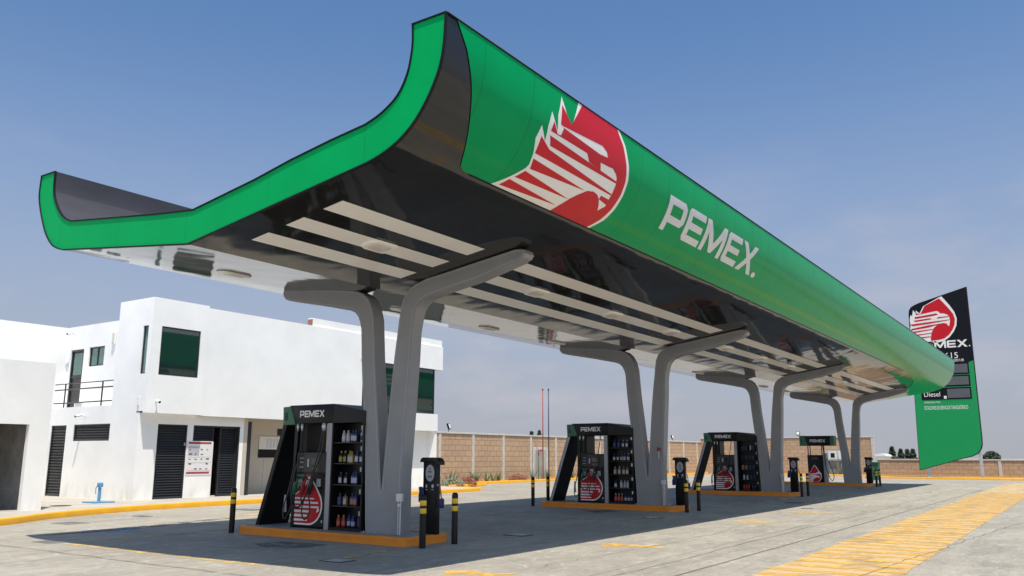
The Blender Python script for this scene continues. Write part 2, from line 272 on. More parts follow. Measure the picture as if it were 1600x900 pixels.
# ------------------------------------------------------------------ mesh helpers
def link(o, parent=None):
    col.objects.link(o)
    if parent is not None: o.parent = parent
    return o
def finish(name, bm, mats, parent=None, smooth=False, loc=None, recalc=True):
    if recalc: bmesh.ops.recalc_face_normals(bm, faces=bm.faces)
    me = bpy.data.meshes.new(name); bm.to_mesh(me); bm.free()
    if not isinstance(mats, (list, tuple)): mats = [mats]
    for m in mats: me.materials.append(M[m] if isinstance(m, str) else m)
    if smooth:
        for p in me.polygons: p.use_smooth = True
        if smooth is not True:
            try: me.set_sharp_from_angle(angle=R_(smooth))
            except Exception: pass
    o = bpy.data.objects.new(name, me)
    if loc: o.location = loc
    return link(o, parent)
def box(bm, x0, x1, y0, y1, z0, z1, bev=0.0, mi=0, seg=2):
    vs = [bm.verts.new(p) for p in ((x0,y0,z0),(x1,y0,z0),(x1,y1,z0),(x0,y1,z0),(x0,y0,z1),(x1,y0,z1),(x1,y1,z1),(x0,y1,z1))]
    fs = [bm.faces.new([vs[i] for i in f]) for f in ((0,3,2,1),(4,5,6,7),(0,1,5,4),(1,2,6,5),(2,3,7,6),(3,0,4,7))]
    for f in fs: f.material_index = mi
    if bev:
        es = list({e for f in fs for e in f.edges})
        r = bmesh.ops.bevel(bm, geom=es, offset=bev, segments=seg, affect='EDGES', profile=0.5, clamp_overlap=True)
        for f in r['faces']: f.material_index = mi
    return fs
def prism(bm, pts, axis, a0, a1, mi=0, bev=0.0):
    """extrude a 2D polygon; axis 'X': pts=(y,z); 'Y': pts=(x,z); 'Z': pts=(x,y)"""
    def P(p, a):
        return {'X': (a, p[0], p[1]), 'Y': (p[0], a, p[1]), 'Z': (p[0], p[1], a)}[axis]
    A = [bm.verts.new(P(p, a0)) for p in pts]; B = [bm.verts.new(P(p, a1)) for p in pts]
    fs = [bm.faces.new(A), bm.faces.new(B[::-1])]
    n = len(pts)
    for i in range(n): fs.append(bm.faces.new((A[i], B[i], B[(i+1) % n], A[(i+1) % n])))
    for f in fs: f.material_index = mi
    if bev:
        es = list(fs[0].edges)+list(fs[1].edges)
        r = bmesh.ops.bevel(bm, geom=es, offset=bev, segments=1, affect='EDGES', profile=0.5, clamp_overlap=True)
        for f in r['faces']: f.material_index = mi
    return fs
def tube(bm, path, r, n=8, mi=0, cap=True):
    pts = [Vector(p) for p in path]; rings = []
    rr = r if isinstance(r, (list, tuple)) else [r]*len(pts)
    up = Vector((0, 0, 1)); prev = None
    for i, p in enumerate(pts):
        d = (pts[min(i+1, len(pts)-1)]-pts[max(i-1, 0)]).normalized()
        if prev is None:
            a = d.cross(up)
            if a.length < 1e-3: a = d.cross(Vector((1, 0, 0)))
            a.normalize()
        else:
            a = prev - d*prev.dot(d); a.normalize()
        prev = a; b = d.cross(a)
        rings.append([bm.verts.new(p+(a*math.cos(2*math.pi*k/n)+b*math.sin(2*math.pi*k/n))*rr[i]) for k in range(n)])
    for i in range(len(rings)-1):
        for k in range(n):
            f = bm.faces.new((rings[i][k], rings[i][(k+1) % n], rings[i+1][(k+1) % n], rings[i+1][k])); f.material_index = mi
    if cap:
        for rg in (rings[0][::-1], rings[-1]):
            f = bm.faces.new(rg); f.material_index = mi
def spline(pts, n=8):
    pts = [Vector(p) for p in pts]; out = []
    for i in range(len(pts)-1):
        p0 = pts[max(i-1, 0)]; p1 = pts[i]; p2 = pts[i+1]; p3 = pts[min(i+2, len(pts)-1)]
        for k in range(n):
            t = k/n
            out.append(0.5*((2*p1)+(p2-p0)*t+(2*p0-5*p1+4*p2-p3)*t*t+(3*p1-p0-3*p2+p3)*t**3))
    out.append(pts[-1]); return out
def lathe(bm, prof, c=(0, 0, 0), n=16, mi=0):
    rings = []
    for r, z in prof: rings.append([bm.verts.new((c[0]+r*math.cos(2*math.pi*k/n), c[1]+r*math.sin(2*math.pi*k/n), c[2]+z)) for k in range(n)])
    for i in range(len(rings)-1):
        for k in range(n):
            f = bm.faces.new((rings[i][k], rings[i][(k+1) % n], rings[i+1][(k+1) % n], rings[i+1][k])); f.material_index = mi
    for rg in (rings[0][::-1], rings[-1]):
        f = bm.faces.new(rg); f.material_index = mi
def tag(o, label=None, cat=None, group=None, kind=None):
    if label: o['label'] = label
    if cat: o['category'] = cat
    if group: o['group'] = group
    if kind: o['kind'] = kind
    return o
def struct(o): o['kind'] = 'structure'; return o
def thing(name, label, cat, loc=(0, 0, 0), group=None, rz=0.0):
    o = bpy.data.objects.new(name, None); o.empty_display_size = 0.2; o.location = loc; o.rotation_euler = (0, 0, rz); link(o)
    return tag(o, label, cat, group)
def copy_tree(o, parent=None):
    c = o.copy(); col.objects.link(c)
    if parent is not None: c.parent = parent
    for ch in list(o.children): copy_tree(ch, c)
    return c
def B(name, m, parent, *boxes, bev=0.0, smooth=False):
    bm = bmesh.new()
    for b in boxes: box(bm, *b, bev=bev)
    return finish(name, bm, m, parent, smooth)
def decal(name, polys, mapf, m, parent, off=0.0, cuts=None, axis=1):
    """flat polygons (u,v) put onto a surface by mapf(u,v,off); cut finely where it curves"""
    bm = bmesh.new()
    for pl in polys:
        f = bm.faces.new([bm.verts.new((p[0], p[1], 0)) for p in pl]); f.normal_update()
    bmesh.ops.triangulate(bm, faces=bm.faces)
    if cuts:
        for c in cuts:
            co = (0, c, 0) if axis == 1 else (c, 0, 0); no = (0, 1, 0) if axis == 1 else (1, 0, 0)
            bmesh.ops.bisect_plane(bm, geom=bm.verts[:]+bm.edges[:]+bm.faces[:], plane_co=co, plane_no=no, dist=1e-5)
    for v in bm.verts: v.co = mapf(v.co.x, v.co.y, off)
    return finish(name, bm, m, parent, recalc=False)

# brand lettering, one polygon list per glyph at height 1
GL = {
 'P': (1.22, [[(0,0),(.26,0),(.26,1),(0,1)], [(.26,1),(1.06,1),(1.22,.86),(1.22,.42),(1.06,.27),(.26,.27),(.26,.48),(.95,.48),(.95,.79),(.26,.79)]]),
 'E': (1.22, [[(.12,0),(1.22,0),(1.22,.21),(.28,.21),(.28,.395),(1.14,.395),(1.14,.60),(.28,.60),(.28,.79),(1.22,.79),(1.22,1),(.12,1),(0,.88),(0,.12)]]),
 'M': (1.62, [[(0,0),(.26,0),(.26,.62),(.70,.05),(.92,.05),(1.36,.62),(1.36,0),(1.62,0),(1.62,1),(1.32,1),(.81,.36),(.30,1),(0,1)]]),
 'X': (1.42, [[(0,0),(.36,0),(.71,.34),(1.06,0),(1.42,0),(.90,.5),(1.42,1),(1.06,1),(.71,.66),(.36,1),(0,1),(.52,.5)]]),
}
def word(u0, v0, w, h, text='PEMEX', gap=0.13, flip=1):
    tot = sum(GL[c][0] for c in text)+gap*(len(text)-1); s = w/tot; x = 0; out = []
    for c in text:
        for pl in GL[c][1]: out.append([(u0+flip*(x+p[0])*s, v0+p[1]*h) for p in pl])
        x += GL[c][0]+gap
    return out
def text_mesh(name, s, size, mtx, m, parent, align='LEFT', ext=0.0, sx=1.0, bold=0.0):
    cu = bpy.data.curves.new(name, 'FONT'); cu.offset = bold; cu.body = s; cu.size = size; cu.extrude = ext; cu.align_x = align
    t = bpy.data.objects.new('tmp', cu); col.objects.link(t)
    dg = bpy.context.evaluated_depsgraph_get(); me = bpy.data.meshes.new_from_object(t.evaluated_get(dg))
    bpy.data.objects.remove(t); me.transform(Matrix.Diagonal((sx, 1, 1, 1))); me.transform(mtx); me.name = name
    me.materials.clear(); me.materials.append(M[m]); o = bpy.data.objects.new(name, me)
    return link(o, parent)
def face_mx(x, y, z):     # text on a face that looks towards -X : right = -Y, up = Z
    return Matrix(((0, 0, -1, x), (-1, 0, 0, y), (0, 1, 0, z), (0, 0, 0, 1)))
def face_my(x, y, z):     # text on a face that looks towards -Y : right = +X, up = Z
    return Matrix(((1, 0, 0, x), (0, 0, -1, y), (0, 1, 0, z), (0, 0, 0, 1)))
ORD = ['first', 'second', 'third', 'fourth', 'fifth', 'sixth', 'seventh', 'eighth', 'ninth', 'tenth', 'eleventh', 'twelfth']

# ================================================================== GROUND
bm = bmesh.new()
def quad(bm, pts, z, mi=0):
    f = bm.faces.new([bm.verts.new((p[0], p[1], z)) for p in pts]); f.material_index = mi
    if f.normal.z < 0 or True:
        f.normal_update()
        if f.normal.z < 0: f.normal_flip()
    return f
quad(bm, [(-400, -400), (900, -400), (900, 900), (-400, 900)], 0)
struct(finish('ground', bm, 'concrete', recalc=False))

def ground_polys(name, polys, z, m):
    bm = bmesh.new()
    for p in polys: quad(bm, p, z)
    return struct(finish(name, bm, m, recalc=False))
# hatched strip across the apron
ground_polys('yellow_hatching_wash', [[(8, 2.35), (62, 2.6), (62, 4.75), (8, 4.0)]], 0.004, 'wyhatch')
bars = []
x = 8.2
while x < 44:
    w = 0.30; a = random.uniform(-.05, .05)
    yl = 4.02+(x-8)*0.0135+random.uniform(-.06, .06); yr = 2.33+(x-8)*0.004+random.uniform(-.06, .06)
    bars.append([(x, yr), (x+w, yr+.02), (x+w+.05, yl), (x+.05, yl)]); x += 0.62
ground_polys('yellow_hatching', bars, 0.008, 'wyellow')
ground_polys('yellow_arrow_paint', [[(14.15,7.66),(14.42,7.7),(14.62,7.4),(14.54,7.02),(14.52,6.54),(14.30,6.46),(14.20,6.95),(14.02,7.16),(13.80,7.33)],
   [(9.66,7.70),(9.85,7.70),(10.02,7.44),(9.92,7.15),(10.06,6.72),(9.86,6.70),(9.62,7.14),(9.36,7.40)]], 0.004, 'wyellow')
ground_polys('faded_arrow_paint', [[(21.15,7.67),(21.78,7.6),(21.92,7.18),(21.36,6.32),(20.8,6.77),(20.57,7.28)], [(25.62,7.64),(26.29,7.51),(26.0,6.41),(25.52,6.35),(25.23,7.16)]], 0.004, 'wyellow3')
def band(pts, w):
    out = []
    for a, b in zip(pts[:-1], pts[1:]):
        a = Vector(a); b = Vector(b); d = (b-a).normalized(); n = Vector((-d.y, d.x))*w/2
        out.append([tuple(a-n), tuple(b-n), tuple(b+n), tuple(a+n)])
    return out
ground_polys('faded_yellow_line', band([(11.4,10.15),(10.0,10.0),(8.75,10.0)], .16)+band([(8.66,10.1),(8.66,15.6)], .2)+band([(8.8,15.65),(16.5,15.9)], .16)
   + band([(23.3,10.0),(21.5,9.9),(19.6,9.9)], .16)+band([(19.5,10.0),(19.5,15.5)], .2)+band([(14.5,18.9),(17.0,19.4)], .35), 0.004, 'wyellow3')
ground_polys('pale_saw_cut_line', band([(9.31,15.2),(11.4,15.18)], .04)+band([(15.9,13.4),(15.73,9.9),(14.0,9.85),(13.2,10.2)], .035)+band([(14.6,11.4),(13.1,11.5)], .03)+band([(27.4,13.4),(27.3,9.9),(25.2,9.85)], .05), 0.004, 'wwhite')
jl = []
def wob(x0, y0, x1, y1, n, amp, w):
    p = [(x0+(x1-x0)*i/n, y0+(y1-y0)*i/n+random.uniform(-amp, amp)) if abs(x1-x0) > abs(y1-y0) else (x0+(x1-x0)*i/n+random.uniform(-amp, amp), y0+(y1-y0)*i/n) for i in range(n+1)]
    return band(p, w)
jl += wob(10.5, 5.55, 42, 5.7, 70, .035, .012)
jl += wob(9.2, 4.88, 48, 4.75, 30, .012, .018)
jl += wob(7.84, 17.5, 7.80, 8.5, 30, .035, .014)
jl += wob(16.0, 20.6, 40, 21.0, 20, .02, .018)
jl += wob(8.5, 14.2, 4.2, 17.4, 24, .05, .012)
jl += wob(9.0, 3.2, 30.0, 1.2, 60, .05, .010)
jl += wob(11.0, 6.9, 22.0, 6.6, 50, .06, .008)
ground_polys('expansion_joint', jl, 0.0095, 'joint')
ground_polys('blue_disabled_bay_paint', [[(10.30,18.15),(10.62,18.05),(11.05,17.85),(11.10,17.15),(10.45,17.12),(10.2,17.6)]], 0.004, 'wblue')
ground_polys('oil_stain', [[(8.9,17.5),(9.3,17.7),(14.2,18.7),(14.6,18.5),(11.0,17.45)], [(10.3,12.2),(10.6,12.9),(11.2,12.8),(11.3,11.7),(10.7,11.6)], [(21.9,12),(22.6,12.9),(23.2,12.4),(22.9,11.6)],
   [(30.1,9.1),(31.2,9.3),(31.4,8.7),(30.4,8.6)]], 0.0075, 'stain')

# pavement by the buildings with its painted kerb
kerb = [(-6,17.6),(3,18.4),(7,19.5),(9.94,20.9),(11.3,21.85),(12.3,22.35),(13.5,22.8),(15.7,23.3),(18.5,23.45),(24,23.45),(31.0,23.45),(31.9,23.75),(32.3,24.6),(32.3,33)]
kp = [Vector((p[0], p[1], 0)) for p in kerb]; ks = spline(kp, 6)
bm = bmesh.new()
quad(bm, [(p.x, p.y) for p in ks]+[(-6, 33)], 0.15)
struct(finish('pavement', bm, 'pave', recalc=False))
def kerb_mesh(name, path, w, h, m, closed=False):
    bm = bmesh.new(); n = len(path); rings = []
    for i, p in enumerate(path):
        a = path[(i-1) % n] if closed else path[max(i-1, 0)]; b = path[(i+1) % n] if closed else path[min(i+1, n-1)]
        d = Vector((b[0]-a[0], b[1]-a[1])).normalized(); nx = Vector((d.y, -d.x))
        prof = [(w, -0.02), (w, h-.03), (w-.012, h-.01), (w-.035, h), (0, h), (0, -.02)]
        rings.append([bm.verts.new((p[0]+nx.x*q[0], p[1]+nx.y*q[0], q[1])) for q in prof])
    for i in range(n if closed else n-1):
        r0, r1 = rings[i], rings[(i+1) % n]
        for k in range(6): bm.faces.new((r0[k], r0[(k+1) % 6], r1[(k+1) % 6], r1[k]))
    if not closed:
        bm.faces.new(rings[0][::-1]); bm.faces.new(rings[-1])
    return finish(name, bm, m, None, smooth=40)
struct(kerb_mesh('kerb', [(p.x, p.y) for p in ks], 0.12, 0.158, 'yellow'))
# ================================================================== PUMP ISLANDS
XI = [11.79, 23.60, 35.40, 49.72]
WHICH = ['nearest', 'second', 'third', 'farthest']
def rrect(x0, x1, y0, y1, r, n=6):
    out = []
    for cx, cy, a0 in ((x1-r, y0+r, -90), (x1-r, y1-r, 0), (x0+r, y1-r, 90), (x0+r, y0+r, 180)):
        for k in range(n+1):
            a = R_(a0+90*k/n); out.append((cx+r*math.cos(a), cy+r*math.sin(a)))
    return out
def make_island(X):
    t = thing('pump_island', None, None, (X+.65, 12.6, 0))
    bm = bmesh.new(); fs = prism(bm, rrect(-.55, .60, -2.22, 2.28, .12), 'Z', -.02, .152)
    finish('island_slab', bm, 'island', t)
    path = rrect(-.65+.10, .65-.05, -2.32+.10, 2.38-.10, .14)
    bm = bmesh.new(); n = len(path); rings = []
    for i, p in enumerate(path):
        a = path[i-1]; b = path[(i+1) % n]; d = Vector((b[0]-a[0], b[1]-a[1])).normalized(); nx = Vector((d.y, -d.x))
        rings.append([bm.verts.new((p[0]+nx.x*q[0], p[1]+nx.y*q[0], q[1])) for q in ((.09,-.02),(.092,.10),(.098,.104),(.098,.142),(.09,.153),(.07,.158),(0,.158),(0,-.02))])
    for i in range(n):
        for k in range(8): bm.faces.new((rings[i][k], rings[i][(k+1) % 8], rings[(i+1) % n][(k+1) % 8], rings[(i+1) % n][k]))
    finish('kerb_edge', bm, 'orange', t, smooth=35)
    return t
isl0 = make_island(XI[0])
ISLDESC = ['large orange-kerbed pump island nearest to the camera', 'orange-kerbed pump island, second from the camera', 'orange-kerbed pump island, third from the camera', 'orange-kerbed pump island at the far end, with the slim dispenser']
for i in range(4):
    o = isl0 if i == 0 else copy_tree(isl0)
    o.location = (XI[i]+.65, 12.6, 0); tag(o, ISLDESC[i], 'pump island', 'kerbed islands in a row under the canopy')

# ================================================================== CANOPY
OUT = [(16.10,6.82),(16.11,6.46),(16.04,6.22),(15.93,5.99),(15.76,5.70),(15.60,5.51),(15.42,5.36),(15.22,5.27),(15.015,5.214),(13.87,5.0871),(12.74,4.962),(11.305,4.803),
       (10.06,4.9929),(8.744,5.1937),(7.536,5.378),(7.255,5.455),(6.983,5.577),(6.751,5.752),(6.56,5.98),(6.406,6.241),(6.312,6.486),(6.262,6.80),(6.247,7.155)]
INN = [(15.608,6.82),(15.575,6.42),(15.40,6.11),(15.15,5.87),(14.858,5.735),(13.308,5.56),(12.267,5.445),(11.25,5.351),(9.796,5.578),(9.035,5.728),(8.232,5.854),(7.598,5.935),(7.314,6.03),(7.04,6.208),
       (6.878,6.471),(6.81,6.767),(6.80,6.988),(6.812,7.155)]
X0, X1 = 7.70, 55.3
def dens(pts, i0, i1, n):
    """catmull-rom the stretch i0..i1"""
    v = [Vector((p[0], p[1], 0)) for p in pts]; s = spline(v[i0:i1+1], n)
    return pts[:i0]+[(p.x, p.y) for p in s]+pts[i1+1:]
OUTF = dens(OUT, 14, 22, 5); OUTF = dens(OUTF, 0, 8, 4)
INNF = dens(INN, 11, 17, 4); INNF = dens(INNF, 0, 4, 4)
canopy = thing('station_canopy', 'long green and black canopy with upturned wing edges over the pump islands', 'canopy', (X0, 11.3, 0))
canopy.location = (0, 0, 0)
def sheet(name, prof, xs, m, parent, smooth=35, mifn=None):
    bm = bmesh.new(); g = [[bm.verts.new((x, p[0], p[1])) for p in prof] for x in xs]
    for i in range(len(xs)-1):
        for k in range(len(prof)-1):
            f = bm.faces.new((g[i][k], g[i+1][k], g[i+1][k+1], g[i][k+1]))
            if mifn: f.material_index = mifn(i, k)
    return finish(name, bm, m, parent, smooth, recalc=False)
XS = [X0+(X1-X0)*i/24 for i in range(25)]
# closed body: underside + top lining + rims, one watertight solid
bm = bmesh.new()
ring = OUTF+INNF[::-1]; no = len(OUTF); nr = len(ring)
g = [[bm.verts.new((x, p[0], p[1])) for p in ring] for x in XS]
for i in range(len(XS)-1):
    for k in range(nr):
        f = bm.faces.new((g[i][k], g[i+1][k], g[i+1][(k+1) % nr], g[i][(k+1) % nr])); f.material_index = 0 if k < no-1 else 1
f = bm.faces.new(g[0][::-1]); f.material_index = 1
f = bm.faces.new(g[-1]); f.material_index = 1
finish('canopy_shell', bm, ['blackpanel', 'roofdark'], canopy, smooth=8)

# arc length along the high fascia, s = 0 at the joint with the soffit
i0 = min(range(len(OUTF)), key=lambda i: (OUTF[i][0]-6.983)**2+(OUTF[i][1]-5.577)**2)
sacc = [0.0]
for k in range(1, len(OUTF)): sacc.append(sacc[-1]+math.hypot(OUTF[k][0]-OUTF[k-1][0], OUTF[k][1]-OUTF[k-1][1]))
sacc = [s-sacc[i0] for s in sacc]; SMAX = sacc[-1]
def on_profile(s, off, lim=None):
    k = 1
    while k < len(OUTF)-1 and sacc[k] < s: k += 1
    a, b = OUTF[k-1], OUTF[k]; t = (s-sacc[k-1])/(sacc[k]-sacc[k-1])
    def nrm(j):
        p = OUTF[max(j-1, 0)]; q = OUTF[min(j+1, len(OUTF)-1)]; d = Vector((q[0]-p[0], q[1]-p[1])).normalized(); return Vector((-d.y, d.x))*-1
    n = nrm(k-1).lerp(nrm(k), min(max(t, 0), 1)).normalized()
    y = a[0]+(b[0]-a[0])*t; z = a[1]+(b[1]-a[1])*t
    return y-abs(0), z, n
def fas(u, v, off):
    y, z, n = on_profile(v, off)
    if n.y > 0 and v > -6 and y < 9: n = n if n.x < 0 or n.y < 0 else -n
    return Vector((u, y+n.x*off, z+n.y*off))
# test the normal direction (must point to -Y / down)
_y, _z, _n = on_profile(0.9, 0)
NS = 1 if _n.x < 0 else -1
def fas(u, v, off):
    y, z, n = on_profile(v, off); return Vector((u, y+NS*n.x*off, z+NS*n.y*off))
cuts = [s for s in sacc if -3 < s < SMAX-1e-3]
gp = [(7.905,SMAX-.012),(8.14,1.494),(8.31,1.149),(8.50,0.774),(8.70,0.40),(8.86,0.13),(8.93,.04),(9.04,-0.01),(9.2,-.022),(20,-.022),(43.5,-.022)]
far = [(45.5,-.10),(47.5,-.35),(49.6,-.85),(51.2,-1.55),(52.2,-2.3),(53.0,-3.0),(X1-.01,-3.05),(X1-.01,SMAX-.012)]
gp = gp[:-1]+[(43.0,-.022)]+far
xcuts = [10+i*3 for i in range(16)]
bmg = bmesh.new(); ff = bmg.faces.new([bmg.verts.new((p[0], p[1], 0)) for p in gp]); ff.normal_update(); bmesh.ops.triangulate(bmg, faces=[ff])
for c in cuts: bmesh.ops.bisect_plane(bmg, geom=bmg.verts[:]+bmg.edges[:]+bmg.faces[:], plane_co=(0, c, 0), plane_no=(0, 1, 0), dist=1e-5)
for c in xcuts: bmesh.ops.bisect_plane(bmg, geom=bmg.verts[:]+bmg.edges[:]+bmg.faces[:], plane_co=(c, 0, 0), plane_no=(1, 0, 0), dist=1e-5)
for v in bmg.verts: v.co = fas(v.co.x, v.co.y, 0.012)
fascia = finish('fascia_panel', bmg, 'green', canopy, smooth=True, recalc=False)
# dark lip along the bottom edge of the green and along the top of the wing
bm = bmesh.new(); tube(bm, [(x, *fas(x, -.028, .012)[1:]) for x in (9.2, 20, 30, 43)], 0.014, 6); tube(bm, [(x, *fas(x, SMAX-.005, .012)[1:]) for x in (X0, 30, X1)], 0.016, 6)
finish('fascia_trim', bm, 'blacktrim', canopy, smooth=True)
# lower green on the opposite (building side) curl
bm = bmesh.new()
OL = OUTF[:next(i for i, p in enumerate(OUTF) if p[1] <= 5.40)+1]
gg = []
for x in (8.9, 20, 30, 40, X1-.02):
    gg.append([bm.verts.new((x, p[0]+(.006 if p[1] > 5.5 else .003), p[1]-(.010 if p[1] < 5.7 else 0))) for p in OL])
for i in range(4):
    for k in range(len(OL)-1): bm.faces.new((gg[i][k], gg[i][k+1], gg[i+1][k+1], gg[i+1][k]))
finish('rear_fascia_panel', bm, 'green', canopy, smooth=True)
# PEMEX on the building side, as the office windows mirror it
def rear(u, v, off):
    zz = 5.55+v; k = 0
    while k < len(OL)-2 and OL[k+1][1] > zz: k += 1
    a, b = OL[k], OL[k+1]; t = (a[1]-zz)/(a[1]-b[1]); y = a[0]+(b[0]-a[0])*t
    return Vector((u, y+off+.01, zz))
for x_ in (19.8, 40.0):
    decal('rear_lettering', word(x_, .30, 5.2, .62, flip=-1), rear, 'silver', canopy, 0.012, cuts=[.1*i for i in range(2, 12)])

# green end face with its black edging and shadow lip
def inset(poly, d):
    n = len(poly); out = []
    for i in range(n):
        p = Vector(poly[i]); a = Vector(poly[i-1]); b = Vector(poly[(i+1) % n])
        d1 = (p-a).normalized(); d2 = (b-p).normalized(); n1 = Vector((-d1.y, d1.x)); n2 = Vector((-d2.y, d2.x)); m_ = (n1+n2)
        if m_.length < 1e-4: m_ = n1
        m_.normalize(); k = d/max(.35, m_.dot(n1)); out.append(tuple(p+m_*k))
    return out
area = sum(ring[i-1][0]*ring[i][1]-ring[i][0]*ring[i-1][1] for i in range(nr))
sg = 1 if area > 0 else -1
inn_ = inset(ring, sg*.012)
bm = bmesh.new(); f = bm.faces.new([bm.verts.new((X0-.012, p[0], p[1])) for p in inn_]); f.normal_update(); bmesh.ops.triangulate(bm, faces=[f])
finish('end_panel', bm, 'endgreen', canopy)
bm = bmesh.new()
for idx in range(nr):
    pass
A = [bm.verts.new((X0-.03, p[0], p[1])) for p in inset(ring, -sg*.006)]; Bv = [bm.verts.new((X0-.03, p[0], p[1])) for p in inset(ring, sg*.015)]
C_ = [bm.verts.new((X0+.01, p[0], p[1])) for p in inset(ring, -sg*.006)]; D = [bm.verts.new((X0-.008, p[0], p[1])) for p in inset(ring, sg*.015)]
for i in range(nr):
    j = (i+1) % nr
    bm.faces.new((A[i], A[j], Bv[j], Bv[i])); bm.faces.new((A[i], C_[i], C_[j], A[j])); bm.faces.new((Bv[i], Bv[j], D[j], D[i])); bm.faces.new((C_[i], D[i], D[j], C_[j]))
finish('edge_trim', bm, 'blacktrim', canopy, smooth=35)

# soffit planes
def soff(u, v, off):   # right hand soffit at (X=u, Y=v)
    z = 4.803+(11.305-v)*(5.378-4.803)/(11.305-7.536); return Vector((u, v-off*.15, z-off))
def soffl(u, v, off):
    z = 4.803+(v-11.305)*(5.214-4.803)/(15.015-11.305); return Vector((u, v, z-off))
segs = [(8.3, 11.8), (13.0, 23.65), (24.85, 35.45), (36.65, 49.6)]
for a, b in segs:
    for y0, y1 in ((8.60, 9.0), (9.40, 9.80), (10.18, 10.58)):
        decal('soffit_stripe', [[(a, y0), (b, y0), (b, y1), (a, y1)]], soff, 'stripe', canopy, 0.010)
lampx = [10.16, 15.07, 18.6, 22.2, 26.6, 30.1, 33.6, 38.4, 42.2, 46.0]
def downlight(x, y, f, left=False):
    bm = bmesh.new()
    pl = rrect(-.34, .34, -.20, .20, .14, 5)
    for (sc, o0, o1, mi) in ((1.0, .006, .045, 0), (.62, .043, .055, 1)):
        A = [bm.verts.new(f(x+p[0]*sc, y+p[1]*sc, o0)) for p in pl]; Bq = [bm.verts.new(f(x+p[0]*sc*.9, y+p[1]*sc*.88, o1)) for p in pl]
        n = len(pl)
        for i in range(n):
            ff = bm.faces.new((A[i], A[(i+1) % n], Bq[(i+1) % n], Bq[i])); ff.material_index = mi
        ff = bm.faces.new(Bq); ff.material_index = mi
    return finish('canopy_light', bm, ['stripe', 'lamp'], canopy, smooth=35)
for x_ in lampx:
    downlight(x_, 9.60, soff); downlight(x_, 13.4, soffl)

# eagle emblem and lettering on the fascia
W = [(9.72,-.02),(10.0,.291),(10.13,.441),(10.16,.51),(10.12,.686),(10.02,.904),(10.07,1.119),(10.26,.93),(10.235,1.15),(10.28,1.403),(10.50,1.16),(10.46,1.40),(10.53,1.726),(10.86,1.30),(11.05,SMAX-.02),
     (12.48,SMAX-.02),(12.71,1.609),(12.9,1.292),(12.97,1.061),(12.99,.776),(12.96,.493),(12.88,.246),(12.70,-.02)]
RED = [
 [(10.56,1.295),(10.55,1.596),(10.87,1.385),(11.17,SMAX-.02),(12.39,SMAX-.02),(12.63,1.582),(12.81,1.266),(12.89,1.006),(12.91,.755),(12.86,.465),(12.77,.232),(12.62,-.02),(11.39,-.02),(11.46,.137),(11.58,.321),(11.70,.43),(11.89,.563),
  (12.08,.603),(12.22,.585),(12.34,.528),(12.43,.44),(12.5,.344),(12.64,.475),(12.61,.517),(12.63,.70),(12.62,.90),(12.57,.99),(12.51,1.04),(12.36,1.10),(12.14,1.205),(12.07,1.30),(11.9,1.356),(10.61,1.28)],
 [(9.87,.03),(9.97,.183),(11.40,.115)], [(10.03,.248),(10.16,.400),(11.56,.300)], [(10.23,.458),(10.18,.619),(11.84,.548)],
 [(10.15,.70),(10.14,.97),(10.44,.85),(12.62,.705),(12.62,.68)], [(10.43,.905),(10.34,1.045),(12.62,.935),(12.60,.90)],
 [(10.33,1.11),(10.37,1.27),(10.52,1.12),(10.62,1.13),(10.66,1.262),(11.85,1.20),(12.12,1.22),(12.36,1.10),(12.25,1.09),(11.93,1.08),(12.0,.965),(11.59,.99),(11.46,1.10)],
 [(12.34,.60),(12.34,.53),(12.62,.50),(12.61,.60)],
]
em = decal('eagle_emblem', [W], fas, 'wlogo', canopy, 0.015, cuts=cuts)
decal('emblem_red', RED, fas, 'red', em, 0.018, cuts=cuts)
decal('fascia_lettering', word(14.72, .565, 5.28, .69), fas, 'silver', canopy, 0.018, cuts=cuts)
decal('registered_mark', [[(20.20+.13*math.cos(a), .62+.07*math.sin(a)) for a in [2*math.pi*i/14 for i in range(14)]]], fas, 'silver', canopy, 0.020)
# joint lines of the cast letters read as a fine grid: a thin dark return behind the letters
0 and decal('lettering_return', word(14.70, .553, 5.32, .714), fas, 'lightgrey', canopy, 0.018, cuts=cuts)

# ================================================================== COLUMNS
def col_outline():
    left = [(11.71,.14),(11.78,1.74),(11.90,2.86),(11.96,3.50),(12.00,4.10),(12.02,4.24),(12.08,4.37),(12.18,4.47),(12.32,4.53),(13.18,4.70),(14.20,4.90),(14.33,4.94),(14.41,5.02),(14.43,5.11),(14.38,5.18)]
    topl = [(14.30,5.19),(13.3,5.06),(12.5,4.955),(12.15,4.90),(11.96,4.82),(11.82,4.70),(11.71,4.50),(11.66,4.28),(11.60,3.48),(11.50,2.60),(11.345,.97)]
    v = [(11.335,.94),(11.315,.93),(11.30,.95)]
    rin = [(11.15,2.83),(11.08,3.50),(10.98,4.25),(10.95,4.50),(10.88,4.66),(10.77,4.78),(10.60,4.88),(10.30,4.95),(9.87,5.005),(9.04,5.13),(8.25,5.245)]
    tip = [(8.14,5.25),(8.06,5.22),(8.03,5.15),(8.08,5.08),(8.20,5.03)]
    rout = [(9.12,4.80),(9.86,4.68),(10.28,4.60),(10.46,4.52),(10.57,4.40),(10.62,4.26),(10.66,3.95),(10.68,3.42),(10.76,2.2),(10.83,1.2),(10.96-.16,.14)]
    return left+topl+v+rin+tip+rout
